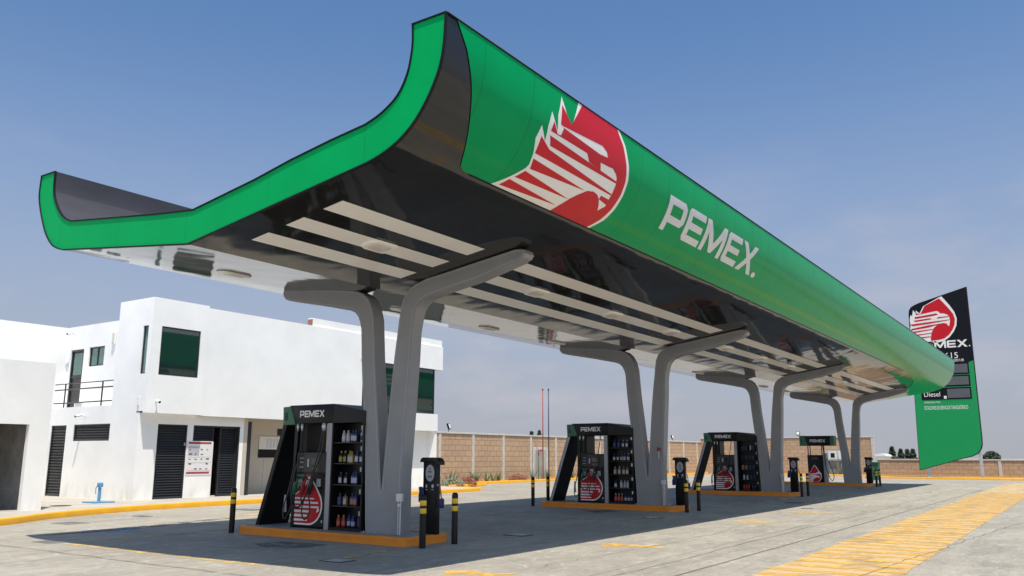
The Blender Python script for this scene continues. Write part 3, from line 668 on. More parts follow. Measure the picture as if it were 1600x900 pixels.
def make_column():
    t = thing('canopy_column', None, None, (XI[0]+.46, 11.25, .15))
    ol = [(p[0]-11.25, p[1]-.15) for p in col_outline()]
    bm = bmesh.new(); prism(bm, ol, 'X', 0.0, .30, bev=.022)
    finish('column_body', bm, 'colgrey', t, smooth=28)
    # lighter strip round the front face, painting in the chamfer's edge highlight
    n = len(ol); ar = sum(ol[i-1][0]*ol[i][1]-ol[i][0]*ol[i-1][1] for i in range(n)); s_ = 1 if ar > 0 else -1
    i1 = inset(ol, s_*.025); i2 = inset(ol, s_*.045)
    bm = bmesh.new(); A = [bm.verts.new((-.006, *p)) for p in i1]; Bq = [bm.verts.new((-.006, *p)) for p in i2]
    C1 = [bm.verts.new((.01, *p)) for p in i1]; C2 = [bm.verts.new((.01, *p)) for p in i2]
    for i in range(n):
        j = (i+1) % n
        if ol[i][1] < .02 and ol[j][1] < .02: continue
        bm.faces.new((A[i], A[j], Bq[j], Bq[i])); bm.faces.new((A[i], C1[i], C1[j], A[j])); bm.faces.new((Bq[i], Bq[j], C2[j], C2[i]))
    finish('edge_highlight', bm, 'lightgrey', t, smooth=35)
    bp_ = B('base_plate', 'pumpgrey', t, (-.05, .35, -.50, .52, 0, .015), bev=.004)
    for by in (-.44, -.15, .15, .46):
        bm = bmesh.new(); lathe(bm, [(.016, .012), (.016, .030), (.008, .034)], c=(-.028, by, 0), n=6); finish('bolt', bm, 'galv', bp_)
    return t
c0 = make_column()
CD = ['grey forked steel column behind the dispenser numbered 8, nearest to the camera', 'grey forked steel column beside the dispenser numbered 6', 'grey forked steel column beside the dispenser numbered 4', 'grey forked steel column at the far end, beside the dispenser numbered 2']
for i in range(4):
    o = c0 if i == 0 else copy_tree(c0)
    o.location = (XI[i]+.46, 11.25, .15); tag(o, CD[i], 'column', 'forked columns carrying the canopy')
# electric boxes with conduits on the columns
BD = ['small grey socket box with conduits at the foot of the nearest column', 'small grey socket box low on the second column', 'small grey socket box with conduits at the foot of the third column']
for i in range(3):
    t = thing('socket_box', BD[i], 'electrical box', (XI[i]+.40, 10.78, .15), 'socket boxes on the column feet')
    B('box_body', 'galv', t, (-.04, .02, -.075, .075, .60, .75), bev=.008)
    bm = bmesh.new(); tube(bm, [(-.01, -.02, 0), (-.01, -.02, .6)], .012, 8); tube(bm, [(-.01, .03, 0), (-.01, .03, .6)], .012, 8); box(bm, -.03, .01, -.035, .045, .50, .56, .006)
    finish('conduit', bm, 'galv', t, smooth=40)
t = thing('alarm_switch', 'small red alarm switch box fixed high on the second column', 'switch', (XI[1]+.44, 10.93, 1.8))
B('switch_body', 'plred', t, (-.03, .0, -.05, .05, -.05, .05), bev=.008); B('switch_conduit', 'galv', t, (-.015, .0, -.015, .015, -.30, -.05), bev=.004)

# ================================================================== DISPENSERS
def fx(u, v, off): return Vector((-off, u, v))        # decal onto a -X face in local coords: u = y, v = z
def fc(x):
    return lambda u, v, off: Vector((x-off, u, v))
def dispenser(i, num):
    # local origin: front plane, Y = 12.9, ground of the island
    lab = 'black fuel dispenser numbered %s with side shelf rack, %s' % (num, ['nearest to the camera', 'on the second island', 'on the third island'][i])
    t = thing('fuel_dispenser', lab, 'fuel pump', (XI[i]+.42, 12.9, .15), 'fuel dispensers in a row')
    Y = lambda y: y-12.9
    Z = lambda z: z-.15
    # header
    bm = bmesh.new(); box(bm, 0, .78, Y(12.64), Y(13.95), Z(2.235), Z(2.62), bev=.015)
    finish('header', bm, 'pumpblack', t, smooth=35)
    bm = bmesh.new()
    vs = [bm.verts.new(p) for p in ((.0, Y(12.64), Z(2.235)), (.02, Y(11.78), Z(2.235)), (.70, Y(11.78), Z(2.235)), (.78, Y(12.64), Z(2.235)), (.0, Y(12.64), Z(2.615)), (.02, Y(11.78), Z(2.455)), (.70, Y(11.78), Z(2.53)), (.78, Y(12.64), Z(2.62)))]
    for f in ((0,3,2,1),(4,5,6,7),(0,1,5,4),(1,2,6,5),(2,3,7,6),(3,0,4,7)): bm.faces.new([vs[k] for k in f])
    finish('header_wing', bm, 'pumpblack', t)
    h = decal('header_lettering', word(Y(13.62), Z(2.365), .72, .135, flip=-1), fc(0), 'wlogo', t, .004)
    bm = bmesh.new(); prism(bm, [(Y(14.14), Z(2.59)), (Y(13.90), Z(2.60)), (Y(13.74), Z(2.215)), (Y(14.12), Z(2.215))], 'X', -.012, .79, bev=.008)
    npn = finish('number_panel', bm, 'numgreen', t, smooth=35)
    text_mesh('pump_number', num, .24, face_mx(-.016, Y(14.075), Z(2.31)), 'signblack', npn, sx=.85)
    # leaning side panel
    bm = bmesh.new(); prism(bm, [(Y(14.13), Z(2.215)), (Y(14.00), Z(2.215)), (Y(14.70), 0), (Y(14.83), 0)], 'X', .0, .78, bev=.006)
    lp = finish('leaning_panel', bm, 'pumpblack', t, smooth=35)
    bm = bmesh.new(); prism(bm, [(Y(14.115), Z(2.20)), (Y(14.015), Z(2.20)), (Y(14.715), .012), (Y(14.815), .012)], 'X', -.006, .012)
    finish('panel_edge', bm, 'pumpgrey' if i else 'pumpblack', lp)
    # posts
    B('frame_post', 'pumpgrey', t, (.0, .10, Y(12.665), Y(12.795), 0, Z(2.235)), bev=.006)
    B('frame_post', 'pumpblack', t, (.0, .10, Y(13.68), Y(13.76), 0, Z(2.235)), bev=.006)
    B('frame_post', 'pumpblack', t, (.66, .76, Y(12.70), Y(12.795), 0, Z(2.235)), bev=.006); B('frame_post', 'pumpblack', t, (.66, .76, Y(13.69), Y(13.76), 0, Z(2.235)), bev=.006)
    # cabinet
    B('cabinet', 'pumpblack', t, (.03, .70, Y(12.80), Y(13.68), 0, Z(1.66)), bev=.012, smooth=35)
    B('hose_tower', 'pumpblack', t, (.06, .60, Y(13.44), Y(13.675), Z(1.661), Z(2.235)), bev=.006)
    face = B('control_face', 'pumpface', t, (.018, .04, Y(12.815), Y(13.665), Z(1.25), Z(1.645)), bev=.004)
    B('display', 'screen', face, (.008, .02, Y(13.02), Y(13.24), Z(1.40), Z(1.54)), (.008, .02, Y(13.04), Y(13.22), Z(1.29), Z(1.36)), bev=.003)
    B('keypad', 'inkgrey', face, (.008, .02, Y(13.30), Y(13.35), Z(1.36), Z(1.52)), bev=.003)
    for q in ((13.46, 13.57, 1.52, 1.545), (13.46, 13.57, 1.44, 1.465)): B('card_slot', 'pumpgrey', face, (.008, .02, Y(q[0]), Y(q[1]), Z(q[2]), Z(q[3])), bev=.003)
    for q in ((13.53, 13.57, 1.34, 1.375), (13.47, 13.51, 1.34, 1.375)): B('button', 'pumpgrey', face, (.008, .02, Y(q[0]), Y(q[1]), Z(q[2]), Z(q[3])), bev=.003)
    lower = B('cabinet_door', 'pumpblack', t, (.016, .04, Y(12.815), Y(13.665), Z(.20), Z(1.235)), bev=.004)
    # emblem on the door
    f0 = fc(.016)
    L_ = lambda pts: [(Y(a), Z(b)) for a, b in pts]
    def dropshape(cy, cz, rad, apex, left):
        pts = [(left, cz-rad)]
        for q in range(-90, 31, 10):       # round the bottom right and up to the shoulder
            a = R_(q); pts.append((cy-rad*math.cos(a), cz+rad*math.sin(a)))
        return pts+[(cy-rad*.58, cz+rad*.90), (cy-.05, apex-.03), (cy, apex), (cy+.05, apex-.03), (cy+rad*.45, cz+rad*.95), (left, cz+rad*.55)]
    d = decal('door_emblem', [L_(dropshape(13.25, .60, .385, 1.185, 13.662))], f0, 'wlogo', lower, .003)
    rd = decal('emblem_red', [L_(dropshape(13.25, .60, .350, 1.135, 13.662))], f0, 'red', d, .006)
    bars_ = [(.715, .755, 13.10), (.63, .68, 12.98), (.545, .595, 12.985), (.455, .51, 13.22), (.37, .425, 13.27), (.29, .335, 13.28)]
    decal('emblem_stripes', [L_([(13.662, a), (ye, a+.008), (ye, b-.008), (13.662, b)]) for k, (a, b, ye) in enumerate(bars_)]+[L_([(13.03,.46),(12.965,.60),(12.95,.50)])], f0, 'wlogo', rd, .009)
    decal('maker_badge', [[(Y(12.865)+.022*math.cos(a), Z(.30)+.03*math.sin(a)) for a in [2*math.pi*k/12 for k in range(12)]]], f0, 'inkgrey', lower, .004)
    # nozzle bay: label strip + boots
    for (yy, m_) in ((13.50, 'plgreen'), (13.24, 'plred'), (12.98, 'pumpblack')):
        B('grade_label', m_, t, (-.012, .016, Y(yy-.115), Y(yy+.115), Z(1.165), Z(1.21)), bev=.004)
        B('nozzle_boot', 'lightgrey', t, (-.02, .016, Y(yy-.055), Y(yy+.055), Z(.97), Z(1.13)), bev=.008)
    for (yy, m_) in ((13.46, 'plgreen'), (13.24, 'plred'), (13.02, 'rubber')):
        bm = bmesh.new()
        tube(bm, spline([(-.03, Y(yy), Z(1.10)), (-.08, Y(yy)+.01, Z(1.13)), (-.11, Y(yy)+.03, Z(1.07)), (-.13, Y(yy)+.06, Z(.95)), (-.12, Y(yy)+.09, Z(.82))], 4), [.012]*5+[.02]*4+[.035]*5+[.03]*3, 10)
        box(bm, -.16, -.09, Y(yy)+.015, Y(yy)+.09, Z(.90), Z(1.06), .02)
        tube(bm, spline([(-.15, Y(yy)+.02, Z(1.02)), (-.20, Y(yy)+.04, Z(.95)), (-.17, Y(yy)+.09, Z(.83))], 4), .008, 6)
        nz = finish('nozzle', bm, m_, t, smooth=40)
    bm = bmesh.new(); prism(bm, [(Y(13.47), Z(1.12)), (Y(13.43), Z(1.13)), (Y(13.54), Z(.90)), (Y(13.58), Z(.91))], 'X', -.05, -.042)
    finish('nozzle_tag', bm, 'plwhite', t)
    bm = bmesh.new(); prism(bm, [(Y(13.80), Z(.80)), (Y(13.76), Z(.80)), (Y(13.74), Z(.46)), (Y(13.82), Z(.46))], 'X', -.16, -.12, bev=.01)
    finish('hose_guard', bm, 'plwhite', t)
    # hoses
    tops = [13.66, 13.56, 13.22, 12.88]
    ends = [(13.55, .82), (13.33, .82), (13.11, .82)]
    routes = [((13.64, 2.20), (13.66, 1.6), (13.72, .95), (13.78, .55), (13.72, .33), (13.60, .50), (13.56, .78)),
              ((13.52, 2.20), (13.55, 1.6), (13.66, 1.0), (13.55, .68), (13.40, .55), (13.28, .62), (13.34, .80)),
              ((12.90, 2.20), (12.98, 1.7), (13.12, 1.1), (13.24, .55), (13.12, .34), (13.02, .52), (13.11, .80)),
              ((12.86, 2.20), (12.90, 1.7), (13.02, 1.25), (13.10, .90), (13.28, .60), (13.50, .62), (13.60, .85))]
    for r in routes[:(4 if i == 0 else 3)]:
        bm = bmesh.new(); n = len(r)
        dx = [-.02, -.03, -.10, -.18, -.20, -.17, -.13]
        tube(bm, spline([(dx[k], Y(p[0]), Z(p[1])) for k, p in enumerate(r)], 6), .014, 8)
        hs = finish('hose', bm, 'rubber', t, smooth=True)
        bm = bmesh.new(); tube(bm, [(-.02, Y(r[0][0]), Z(2.235)), (-.02, Y(r[0][0]), Z(2.17)), (-.02, Y(r[0][0])-.002, Z(2.08))], [.022, .030, .016], 10)
        finish('swivel', bm, 'galv', hs, smooth=True)
    # side shelf rack
    rk = B('rack_case', 'pumpblack', t, (.34, .38, Y(11.80), Y(12.66), 0, Z(2.235)), (.0, .34, Y(11.78), Y(11.815), 0, Z(2.235)), (.0, .34, Y(12.63), Y(12.664), 0, Z(2.235)), (.0, .34, Y(11.815), Y(12.63), 0, .06), bev=.003)
    for z in (.62, 1.03, 1.44, 1.85):
        B('shelf', 'pumpface', rk, (.03, .34, Y(11.816), Y(12.629), Z(z)-.018, Z(z)), bev=.003)
    bm = bmesh.new()
    for z in (.45, .86, 1.28, 1.68, 2.08):
        box(bm, -.008, -.002, Y(11.81), Y(11.85), Z(z), Z(z)+.09, .003)
    finish('price_tag', bm, 'plwhite' if i != 1 else 'offwhite', t)
    return t
for i, num in enumerate(('8', '6', '4')): dispenser(i, num)

# farthest dispenser: open frame type
t = thing('fuel_dispenser', 'slim black fuel dispenser numbered 2 without shelf rack, on the farthest island', 'fuel pump', (XI[3]+.40, 12.9, .15), 'fuel dispensers in a row')
Y = lambda y: y-12.9
B('header', 'pumpblack', t, (0, .6, Y(12.19), Y(13.72), 2.045, 2.60), bev=.015, smooth=35)
bm = bmesh.new(); prism(bm, [(Y(14.0), 2.61), (Y(13.72), 2.61), (Y(13.55), 2.04), (Y(14.0), 2.04)], 'X', -.012, .6, bev=.008)
npn = finish('number_panel', bm, 'numgreen', t); text_mesh('pump_number', '2', .26, face_mx(-.016, Y(13.93), 2.26), 'signblack', npn, sx=.85)
B('number_panel', 'numgreen', t, (-.01, .6, Y(12.10), Y(12.30), 2.045, 2.60), bev=.01)
decal('header_lettering', word(Y(13.42), 2.24, .86, .16, flip=-1), fc(0), 'silver', t, .004)
for y_ in (13.58, 13.46, 12.82, 12.70):
    B('frame_post', 'pumpblack', t, (.1, .16, Y(y_)-.02, Y(y_)+.02, 1.5, 2.06), bev=.004)
B('cabinet', 'pumpblack', t, (.03, .55, Y(12.76), Y(13.62), 0, 1.53), bev=.012, smooth=35)
B('side_column', 'pumpgrey', t, (.03, .4, Y(12.58), Y(12.75), 0, 1.62), bev=.01)
B('display', 'screen', t, (.02, .035, Y(13.0), Y(13.4), 1.25, 1.42), bev=.004)
f0 = fc(.03); drop = [(13.60,.02),(13.60,.50),(13.48,.62),(13.36,.86),(13.26,.98),(13.14,.86),(13.02,.66),(12.90,.50),(12.88,.32),(12.94,.16),(13.06,.04)]
d = decal('door_emblem', [[(Y(a), b) for a, b in drop]], f0, 'wlogo', t, .003)
decal('emblem_red', [[(Y(a), b) for a, b in r] for r in ([(13.60,.50),(13.48,.58),(13.36,.82),(13.26,.93),(13.16,.82),(13.05,.62),(13.2,.52),(13.4,.50)], [(13.40,.04),(13.34,.20),(13.15,.30),(13.0,.24),(13.02,.36),(13.2,.42),(13.3,.44),(13.05,.48),(12.95,.46),(12.92,.34),(12.97,.18),(13.08,.06)],
   [(13.6,.42),(13.6,.47),(13.25,.45)], [(13.6,.31),(13.6,.36),(13.3,.34)], [(13.6,.20),(13.6,.25),(13.36,.23)], [(13.6,.09),(13.6,.14),(13.4,.12)])], f0, 'red', d, .006)
for r in (((12.72, 2.05), (12.66, 1.5), (12.60, .9), (12.45, .35), (12.30, .12), (12.20, .40), (12.40, 1.1), (12.58, 1.35)),):
    bm = bmesh.new(); tube(bm, spline([(-.05, Y(p[0]), p[1]) for p in r], 6), .02, 8); finish('hose', bm, 'rubber', t, smooth=True)
bm = bmesh.new(); tube(bm, spline([(-.06, Y(12.60), 1.3), (-.09, Y(12.52), 1.2), (-.10, Y(12.46), .9), (-.09, Y(12.42), .55)], 5), [.02]*5+[.035]*6+[.03]*5, 8); finish('nozzle', bm, 'inkgrey', t, smooth=True)

# ---------------------------------------------------------------- oil bottles
def bottle_mesh(kind):
    bm = bmesh.new()
    if kind == 'flat':
        box(bm, -.028, .028, -.046, .046, 0, .165, .014); lathe(bm, [(.02, .16), (.016, .185), (.015, .19)], n=10)
    else:
        lathe(bm, [(.034, 0), (.038, .006), (.038, .14), (.034, .165), (.018, .19), (.015, .195)], n=14)
    me_b = finish('bottle_body', bm, 'plred', None, smooth=40); me = me_b.data; bpy.data.objects.remove(me_b)
    bm = bmesh.new(); lathe(bm, [(.019, .19), (.019, .222), (.015, .226)], n=10); c = finish('cap', bm, 'plwhite', None, smooth=40); mc_ = c.data; bpy.data.objects.remove(c)
    bm = bmesh.new()
    if kind == 'flat': box(bm, -.0295, -.026, -.036, .036, .03, .12)
    else: lathe(bm, [(.0385, .035), (.0392, .04), (.0392, .11), (.0385, .115)], n=14)
    l_ = finish('bottle_label', bm, 'plwhite', None); ml_ = l_.data; bpy.data.objects.remove(l_)
    return me, mc_, ml_
BM_ = {'flat': bottle_mesh('flat'), 'round': bottle_mesh('round')}
CN = {'plred': 'red', 'plblue': 'blue', 'dkblue': 'navy', 'plyellow': 'yellow', 'plwhite': 'white', 'brown': 'brown', 'pumpblack': 'black'}
LN = {'plred': 'red', 'plblue': 'blue', 'plyellow': 'yellow', 'plwhite': 'white', 'plorange': 'orange', 'inkgrey': 'grey'}
_cache = {}
def col_mesh(me, m):
    k = (me.name, m)
    if k not in _cache:
        c = me.copy(); c.materials.clear(); c.materials.append(M[m]); _cache[k] = c
    return _cache[k]
SH = ['bottom', 'fourth', 'middle', 'second', 'top']
def bottle(x, y, z, kind, body, lab, cap, label, grp, sc=1.0, detail=True):
    b, c, l = BM_[kind]
    t = bpy.data.objects.new('oil_bottle', col_mesh(b, body)); link(t); t.location = (x, y, z); t.scale = (sc, sc, sc); tag(t, label, 'bottle', grp)
    if detail:
        o = bpy.data.objects.new('cap', col_mesh(c, cap)); link(o, t); o = bpy.data.objects.new('bottle_label', col_mesh(l, lab)); link(o, t)
RACK = {
 0: [[('plred','plorange','plyellow',12.48),('plred','plorange','plyellow',12.36),('plblue','plwhite','plblue',12.23),('plblue','plwhite','plblue',12.08),('dkblue','plblue','dkblue',11.94)],
     [('dkblue','plblue','dkblue',12.46),('brown','plwhite','pumpblack',12.33),('plblue','plorange','plblue',12.16),('plblue','plorange','plblue',12.03)],
     [('pumpblack','plwhite','plblue',12.46),('pumpblack','plwhite','plblue',12.33),('plblue','plwhite','plblue',12.15),('plblue','plwhite','plblue',12.04)],
     [('pumpblack','plyellow','plyellow',12.47),('pumpblack','plyellow','plyellow',12.38),('plyellow','plwhite','plyellow',12.27),('plyellow','plwhite','plyellow',12.18),('dkblue','inkgrey','plblue',12.05),('dkblue','inkgrey','plblue',11.95)],
     [('plwhite','inkgrey','plwhite',12.42),('plwhite','inkgrey','plwhite',12.32),('plblue','plwhite','plblue',12.20),('plblue','plwhite','plblue',12.09),('plwhite','plblue','plwhite',11.93)]],
 1: [[('plred','plorange','plwhite',12.46),('plred','plorange','plwhite',12.36),('plred','plorange','plwhite',12.26),('dkblue','plwhite','plblue',12.12),('dkblue','plwhite','plblue',12.02),('dkblue','plwhite','plblue',11.93)],
     [('dkblue','inkgrey','dkblue',12.44),('plwhite','inkgrey','plwhite',12.27),('plwhite','inkgrey','plwhite',12.16),('plwhite','inkgrey','plwhite',12.04)],
     [('brown','plwhite','plwhite',12.46),('brown','inkgrey','plwhite',12.32),('brown','inkgrey','brown',12.18),('brown','inkgrey','brown',12.04)],
     [('pumpblack','plwhite','plblue',12.48),('pumpblack','plwhite','plblue',12.36),('dkblue','plwhite','plblue',12.24),('dkblue','plwhite','plblue',12.12),('dkblue','inkgrey','plwhite',12.0)],
     [('dkblue','plblue','plblue',12.46),('dkblue','plblue','plblue',12.32),('dkblue','inkgrey','plwhite',12.18),('dkblue','inkgrey','plwhite',12.03)]],
 2: [[('plred','plorange','plwhite',12.46),('plred','plorange','plwhite',12.36),('plred','plorange','plwhite',12.26),('dkblue','plwhite','plblue',12.08),('dkblue','plwhite','plblue',11.95)],
     [('plwhite','inkgrey','plwhite',12.44),('plwhite','inkgrey','plwhite',12.30),('dkblue','plwhite','plblue',12.14),('dkblue','plwhite','plblue',11.98)],
     [('brown','plwhite','plwhite',12.46),('brown','inkgrey','plwhite',12.32),('plblue','inkgrey','brown',12.16),('plblue','inkgrey','brown',12.0)],
     [('pumpblack','plwhite','plblue',12.46),('dkblue','plwhite','plblue',12.30),('dkblue','plwhite','plblue',12.15),('dkblue','inkgrey','plwhite',12.0)],
     [('dkblue','plblue','plblue',12.44),('dkblue','plblue','plblue',12.30),('plwhite','inkgrey','plwhite',12.12),('dkblue','inkgrey','plwhite',11.98)]],
}
DN = ['nearest rack', 'second rack', 'third rack']
for i, shelves in RACK.items():
    for s, row in enumerate(shelves):
        z0 = (.21, .62, 1.03, 1.44, 1.85)[s]+.001
        for k, (b_, l_, c_, y_) in enumerate(row):
            lab = '%s bottle, %s label, %s from left on the %s shelf, %s' % (CN[b_], LN[l_], ORD[k], ['bottom', 'lower', 'middle', 'upper', 'top'][s], DN[i])
            bottle(XI[i]+.42+.12+(.02*((k*7) % 3-1)), y_, z0, 'round' if s in (0,) or b_ == 'plwhite' else 'flat', b_, l_, c_, lab, 'oil bottles in the racks of the dispensers', sc=random.uniform(1.02, 1.12), detail=(i < 2))

# ---------------------------------------------------------------- service posts with squeegees
def service_post(i):
    t = thing('service_post', ['black air and water post with oval label on the nearest island', 'black air and water post with oval label on the second island', 'black air and water post with oval label on the third island', 'black air and water post half hidden at the end of the farthest island'][i], 'service post', (XI[i]+.83, 10.45, .15), 'service posts on the islands')
    B('post_body', 'pumpblack', t, (0, .13, -.17, .15, 0, 1.34), bev=.012, smooth=35)
    bm = bmesh.new(); prism(bm, [(-.25,1.27),(-.25,1.33),(-.21,1.385),(-.14,1.41),(.14,1.41),(.19,1.385),(.215,1.32),(.18,1.32),(.15,1.345),(-.15,1.345),(-.19,1.27)], 'X', -.03, .15, bev=.004)
    finish('hood', bm, 'pumpblack', t, smooth=35)
    ov = lambda r1, r2, cy, cz: [(cy+r1*math.cos(a), cz+r2*math.sin(a)) for a in [2*math.pi*k/20 for k in range(20)]]
    d = decal('oval_label', [ov(.105, .155, -.02, 1.12)], fc(0), 'inkgrey', t, .003)
    decal('label_disc', [ov(.095, .145, -.02, 1.12)], fc(0), 'plwhite', d, .005)
    decal('label_print', [[(.02,1.13),(-.06,1.13),(-.06,1.16),(.02,1.16)], [(.03,1.04),(-.07,1.04),(-.07,1.07),(.03,1.07)], ov(.018, .02, -.02, 1.20)], fc(0), 'ink', d, .007)
    decal('pictogram', [ov(.018, .035, .06, .88), [(.09,.81),(.03,.81),(.03,.82),(.09,.82)], ov(.03, .035, -.09, .88), [(-.06,.81),(-.12,.81),(-.12,.82),(-.06,.82)]], fc(0), 'inkgrey', t, .003)
    bm = bmesh.new(); box(bm, .02, .11, .17, .21, .68, .72, .005); box(bm, .02, .11, -.19, -.15, .88, .92, .005); finish('bracket', bm, 'pumpgrey', t)
    return t
SPD = ['on the nearest island', 'on the second island', 'on the third island', 'on the farthest island']
for i in range(4):
    service_post(i)
    x_ = XI[i]+.83
    t = thing('spray_bottle', 'blue spray bottle hanging on the left of the service post '+SPD[i], 'spray bottle', (x_+.02, 10.66, .85), 'spray bottles hung on the service posts')
    bm = bmesh.new(); lathe(bm, [(.03,-.12),(.045,-.11),(.047,.02),(.03,.07),(.014,.09),(.014,.12)], n=12); finish('bottle_body', bm, 'plblue', t, smooth=40)
    bm = bmesh.new(); box(bm, -.05, .03, -.018, .018, .12, .165, .006); tube(bm, [(-.05, 0, .14), (-.07, 0, .10)], .006, 6); finish('trigger', bm, 'plwhite', t)
    t = thing('squeegee', 'blue-headed window squeegee hanging on the right of the service post '+SPD[i], 'squeegee', (x_+.06, 10.22, .85), 'squeegees hung on the service posts')
    bm = bmesh.new(); tube(bm, spline([(0, .02, .22), (0, 0, .1), (0, -.03, -.05)], 4), .014, 8); finish('handle', bm, 'plorange' if i % 2 == 0 else 'plwhite', t, smooth=True)
    bm = bmesh.new(); box(bm, -.05, .05, -.07, -.01, -.22, -.04, .025); finish('head', bm, 'plblue', t, smooth=40)
    t = thing('cloth', 'folded blue cloth on the left bracket of the service post '+SPD[i], 'cloth', (x_-.03, 10.60, .74), 'cloths hung on the service posts')
    bm = bmesh.new(); prism(bm, [(-.05,.0),(.05,.01),(.055,.15),(.06,.28),(-.035,.26),(-.055,.14)], 'X', -.012, .018, bev=.006); finish('cloth_sheet', bm, 'plblue' if i < 3 else 'dkblue', t, smooth=40)

# ---------------------------------------------------------------- bollards
def make_bollard():
    t = thing('bollard', None, None, (0, 0, 0))
    bm = bmesh.new(); lathe(bm, [(.058, -.02), (.058, .865), (.052, .90), (.034, .918), (.01, .922)], n=20); finish('post', bm, 'pumpblack', t, smooth=40)
    for z in (.725, .59):
        bm = bmesh.new(); lathe(bm, [(.0582, z), (.0596, z+.002), (.0596, z+.088), (.0582, z+.090)], n=20); finish('yellow_band', bm, 'bandyel', t, smooth=40)
    return t
b0 = make_bollard(); first = True
BL = [(0, .053, 9.93, 'front right corner of the nearest island'), (0, .965, 9.93, 'rear right corner of the nearest island'), (0, .05, 15.12, 'left end of the nearest island'),
      (1, .053, 9.93, 'front right corner of the second island'), (1, .965, 9.93, 'rear right corner of the second island'), (1, .05, 15.22, 'front left corner of the second island'), (1, .98, 15.22, 'rear left corner of the second island'),
      (2, .053, 9.93, 'front right corner of the third island'), (2, .965, 9.93, 'rear right corner of the third island'),
      (3, .053, 9.93, 'front right corner of the farthest island'), (3, .965, 9.93, 'rear right corner of the farthest island')]
for (i, dx, y, d) in BL:
    o = b0 if first else copy_tree(b0); first = False
    o.location = (XI[i]+dx, y, 0); tag(o, 'black bollard with yellow bands, '+d, 'bollard', 'banded bollards guarding the islands')

# drain grates and covers
def cover(name, label, x, y, lx, ly, rnd=False, z=0.0, rz=0, m='iron', grp='iron covers set in the concrete'):
    t = thing(name, label, 'drain cover', (x, y, z), grp, rz)
    bm = bmesh.new()
    if rnd: lathe(bm, [(lx, -.02), (lx, .010), (lx-.02, .012)], n=24)
    else: box(bm, -lx/2, lx/2, -ly/2, ly/2, -.02, .010, .003)
    finish('cover_plate', bm, m, t)
    bm = bmesh.new()
    for k in range(5):
        q = (-.4+.2*k)*(lx*1.5 if rnd else lx)*.9
        box(bm, q-.012, q+.012, -(ly*.38), ly*.38, .009, .016)
    finish('grate_bars', bm, 'galv' if m == 'iron' and not rnd else m, t)
cover('drain_grate', 'dark drain grate in the floor in front of the nearest island', 9.70, 9.82, .34, .46)
cover('drain_grate', 'dark drain grate in the floor right of the nearest island, behind the bollards', 14.9, 9.95, .40, .5)
cover('drain_grate', 'dark drain grate in the floor in front of the second island', 21.05, 9.80, .40, .46)
cover('drain_grate', 'dark drain grate in the floor in front of the third island', 32.6, 9.85, .5, .5)
cover('drain_grate', 'dark drain grate in the floor in front of the farthest island', 46.5, 9.9, .6, .5)
cover('manhole_cover', 'round iron manhole cover on the pavement by the garage pier', 13.3, 24.6, .28, .28, True, .15)
cover('manhole_cover', 'pale square cover in the sunlit yard, leftmost, near the kerb', 11.2, 20.2, .55, .7, m='patch')
cover('manhole_cover', 'square cover in the sunlit yard between the kerb and the canopy shade', 13.5, 20.9, .3, .5, m='patch')
cover('manhole_cover', 'pale square cover in the sunlit foreground beside the canopy shadow tip', 8.6, 16.2, .3, .6, m='patch')
cover('manhole_cover', 'dark cover behind the left bollard of the nearest island', 17.0, 21.0, .5, .9)
cover('manhole_cover', 'small iron cover in the sunlit lane right of the second island', 27.6, 7.6, .3, .3)

# ================================================================== BUILDINGS
def wall_xz(bm, y, x0, x1, z0, z1, holes, th=.15, mi=0):
    """wall in the XZ plane at Y=y (front), thickness towards +Y, with rectangular holes"""
    xs = sorted({x0, x1, *[h[0] for h in holes], *[h[1] for h in holes]}); zs = sorted({z0, z1, *[h[2] for h in holes], *[h[3] for h in holes]})
    xs = [v for v in xs if x0 <= v <= x1]; zs = [v for v in zs if z0 <= v <= z1]
    vf, vb = {}, {}
    def V(d, x, z, yy):
        if (x, z) not in d: d[(x, z)] = bm.verts.new((x, yy, z))
        return d[(x, z)]
    solid = {}
    for i in range(len(xs)-1):
        for k in range(len(zs)-1):
            cx, cz_ = (xs[i]+xs[i+1])/2, (zs[k]+zs[k+1])/2
            solid[(i, k)] = not any(h[0] < cx < h[1] and h[2] < cz_ < h[3] for h in holes)
    for (i, k), s in solid.items():
        if not s: continue
        for d, yy in ((vf, y), (vb, y+th)):
            f = bm.faces.new([V(d, xs[i], zs[k], yy), V(d, xs[i+1], zs[k], yy), V(d, xs[i+1], zs[k+1], yy), V(d, xs[i], zs[k+1], yy)]); f.material_index = mi
        for (di, dk, a, b) in ((-1, 0, (i, k), (i, k+1)), (1, 0, (i+1, k), (i+1, k+1)), (0, -1, (i, k), (i+1, k)), (0, 1, (i, k+1), (i+1, k+1))):
            if not solid.get((i+di, k+dk), False):
                pa = (xs[a[0]], zs[a[1]]); pb = (xs[b[0]], zs[b[1]])
                f = bm.faces.new([V(vf, *pa, y), V(vf, *pb, y), V(vb, *pb, y+th), V(vb, *pa, y+th)]); f.material_index = mi
def wall_yz(bm, x, y0, y1, z0, z1, holes, th=.15):
    b2 = bmesh.new(); wall_xz(b2, 0, y0, y1, z0, z1, holes, th)
    me = bpy.data.meshes.new('t'); b2.to_mesh(me); b2.free()
    me.transform(Matrix(((0, 1, 0, x), (1, 0, 0, 0), (0, 0, 1, 0), (0, 0, 0, 1)))); bm.from_mesh(me); bpy.data.meshes.remove(me)
bld = thing('office_building', 'white two-storey office building with bay window and black louvred doors', 'building', (0, 0, 0))
FY, BY, UY = 25.75, 25.42, 25.50
bm = bmesh.new()
wall_xz(bm, FY, 16.2, 20.42, .15, 2.94, [(16.93, 18.07, .15, 2.60), (18.30, 19.15, 2.05, 2.60), (19.15, 20.26, .15, 2.60)], .18)
finish('ground_floor_wall', bm, 'white', bld)
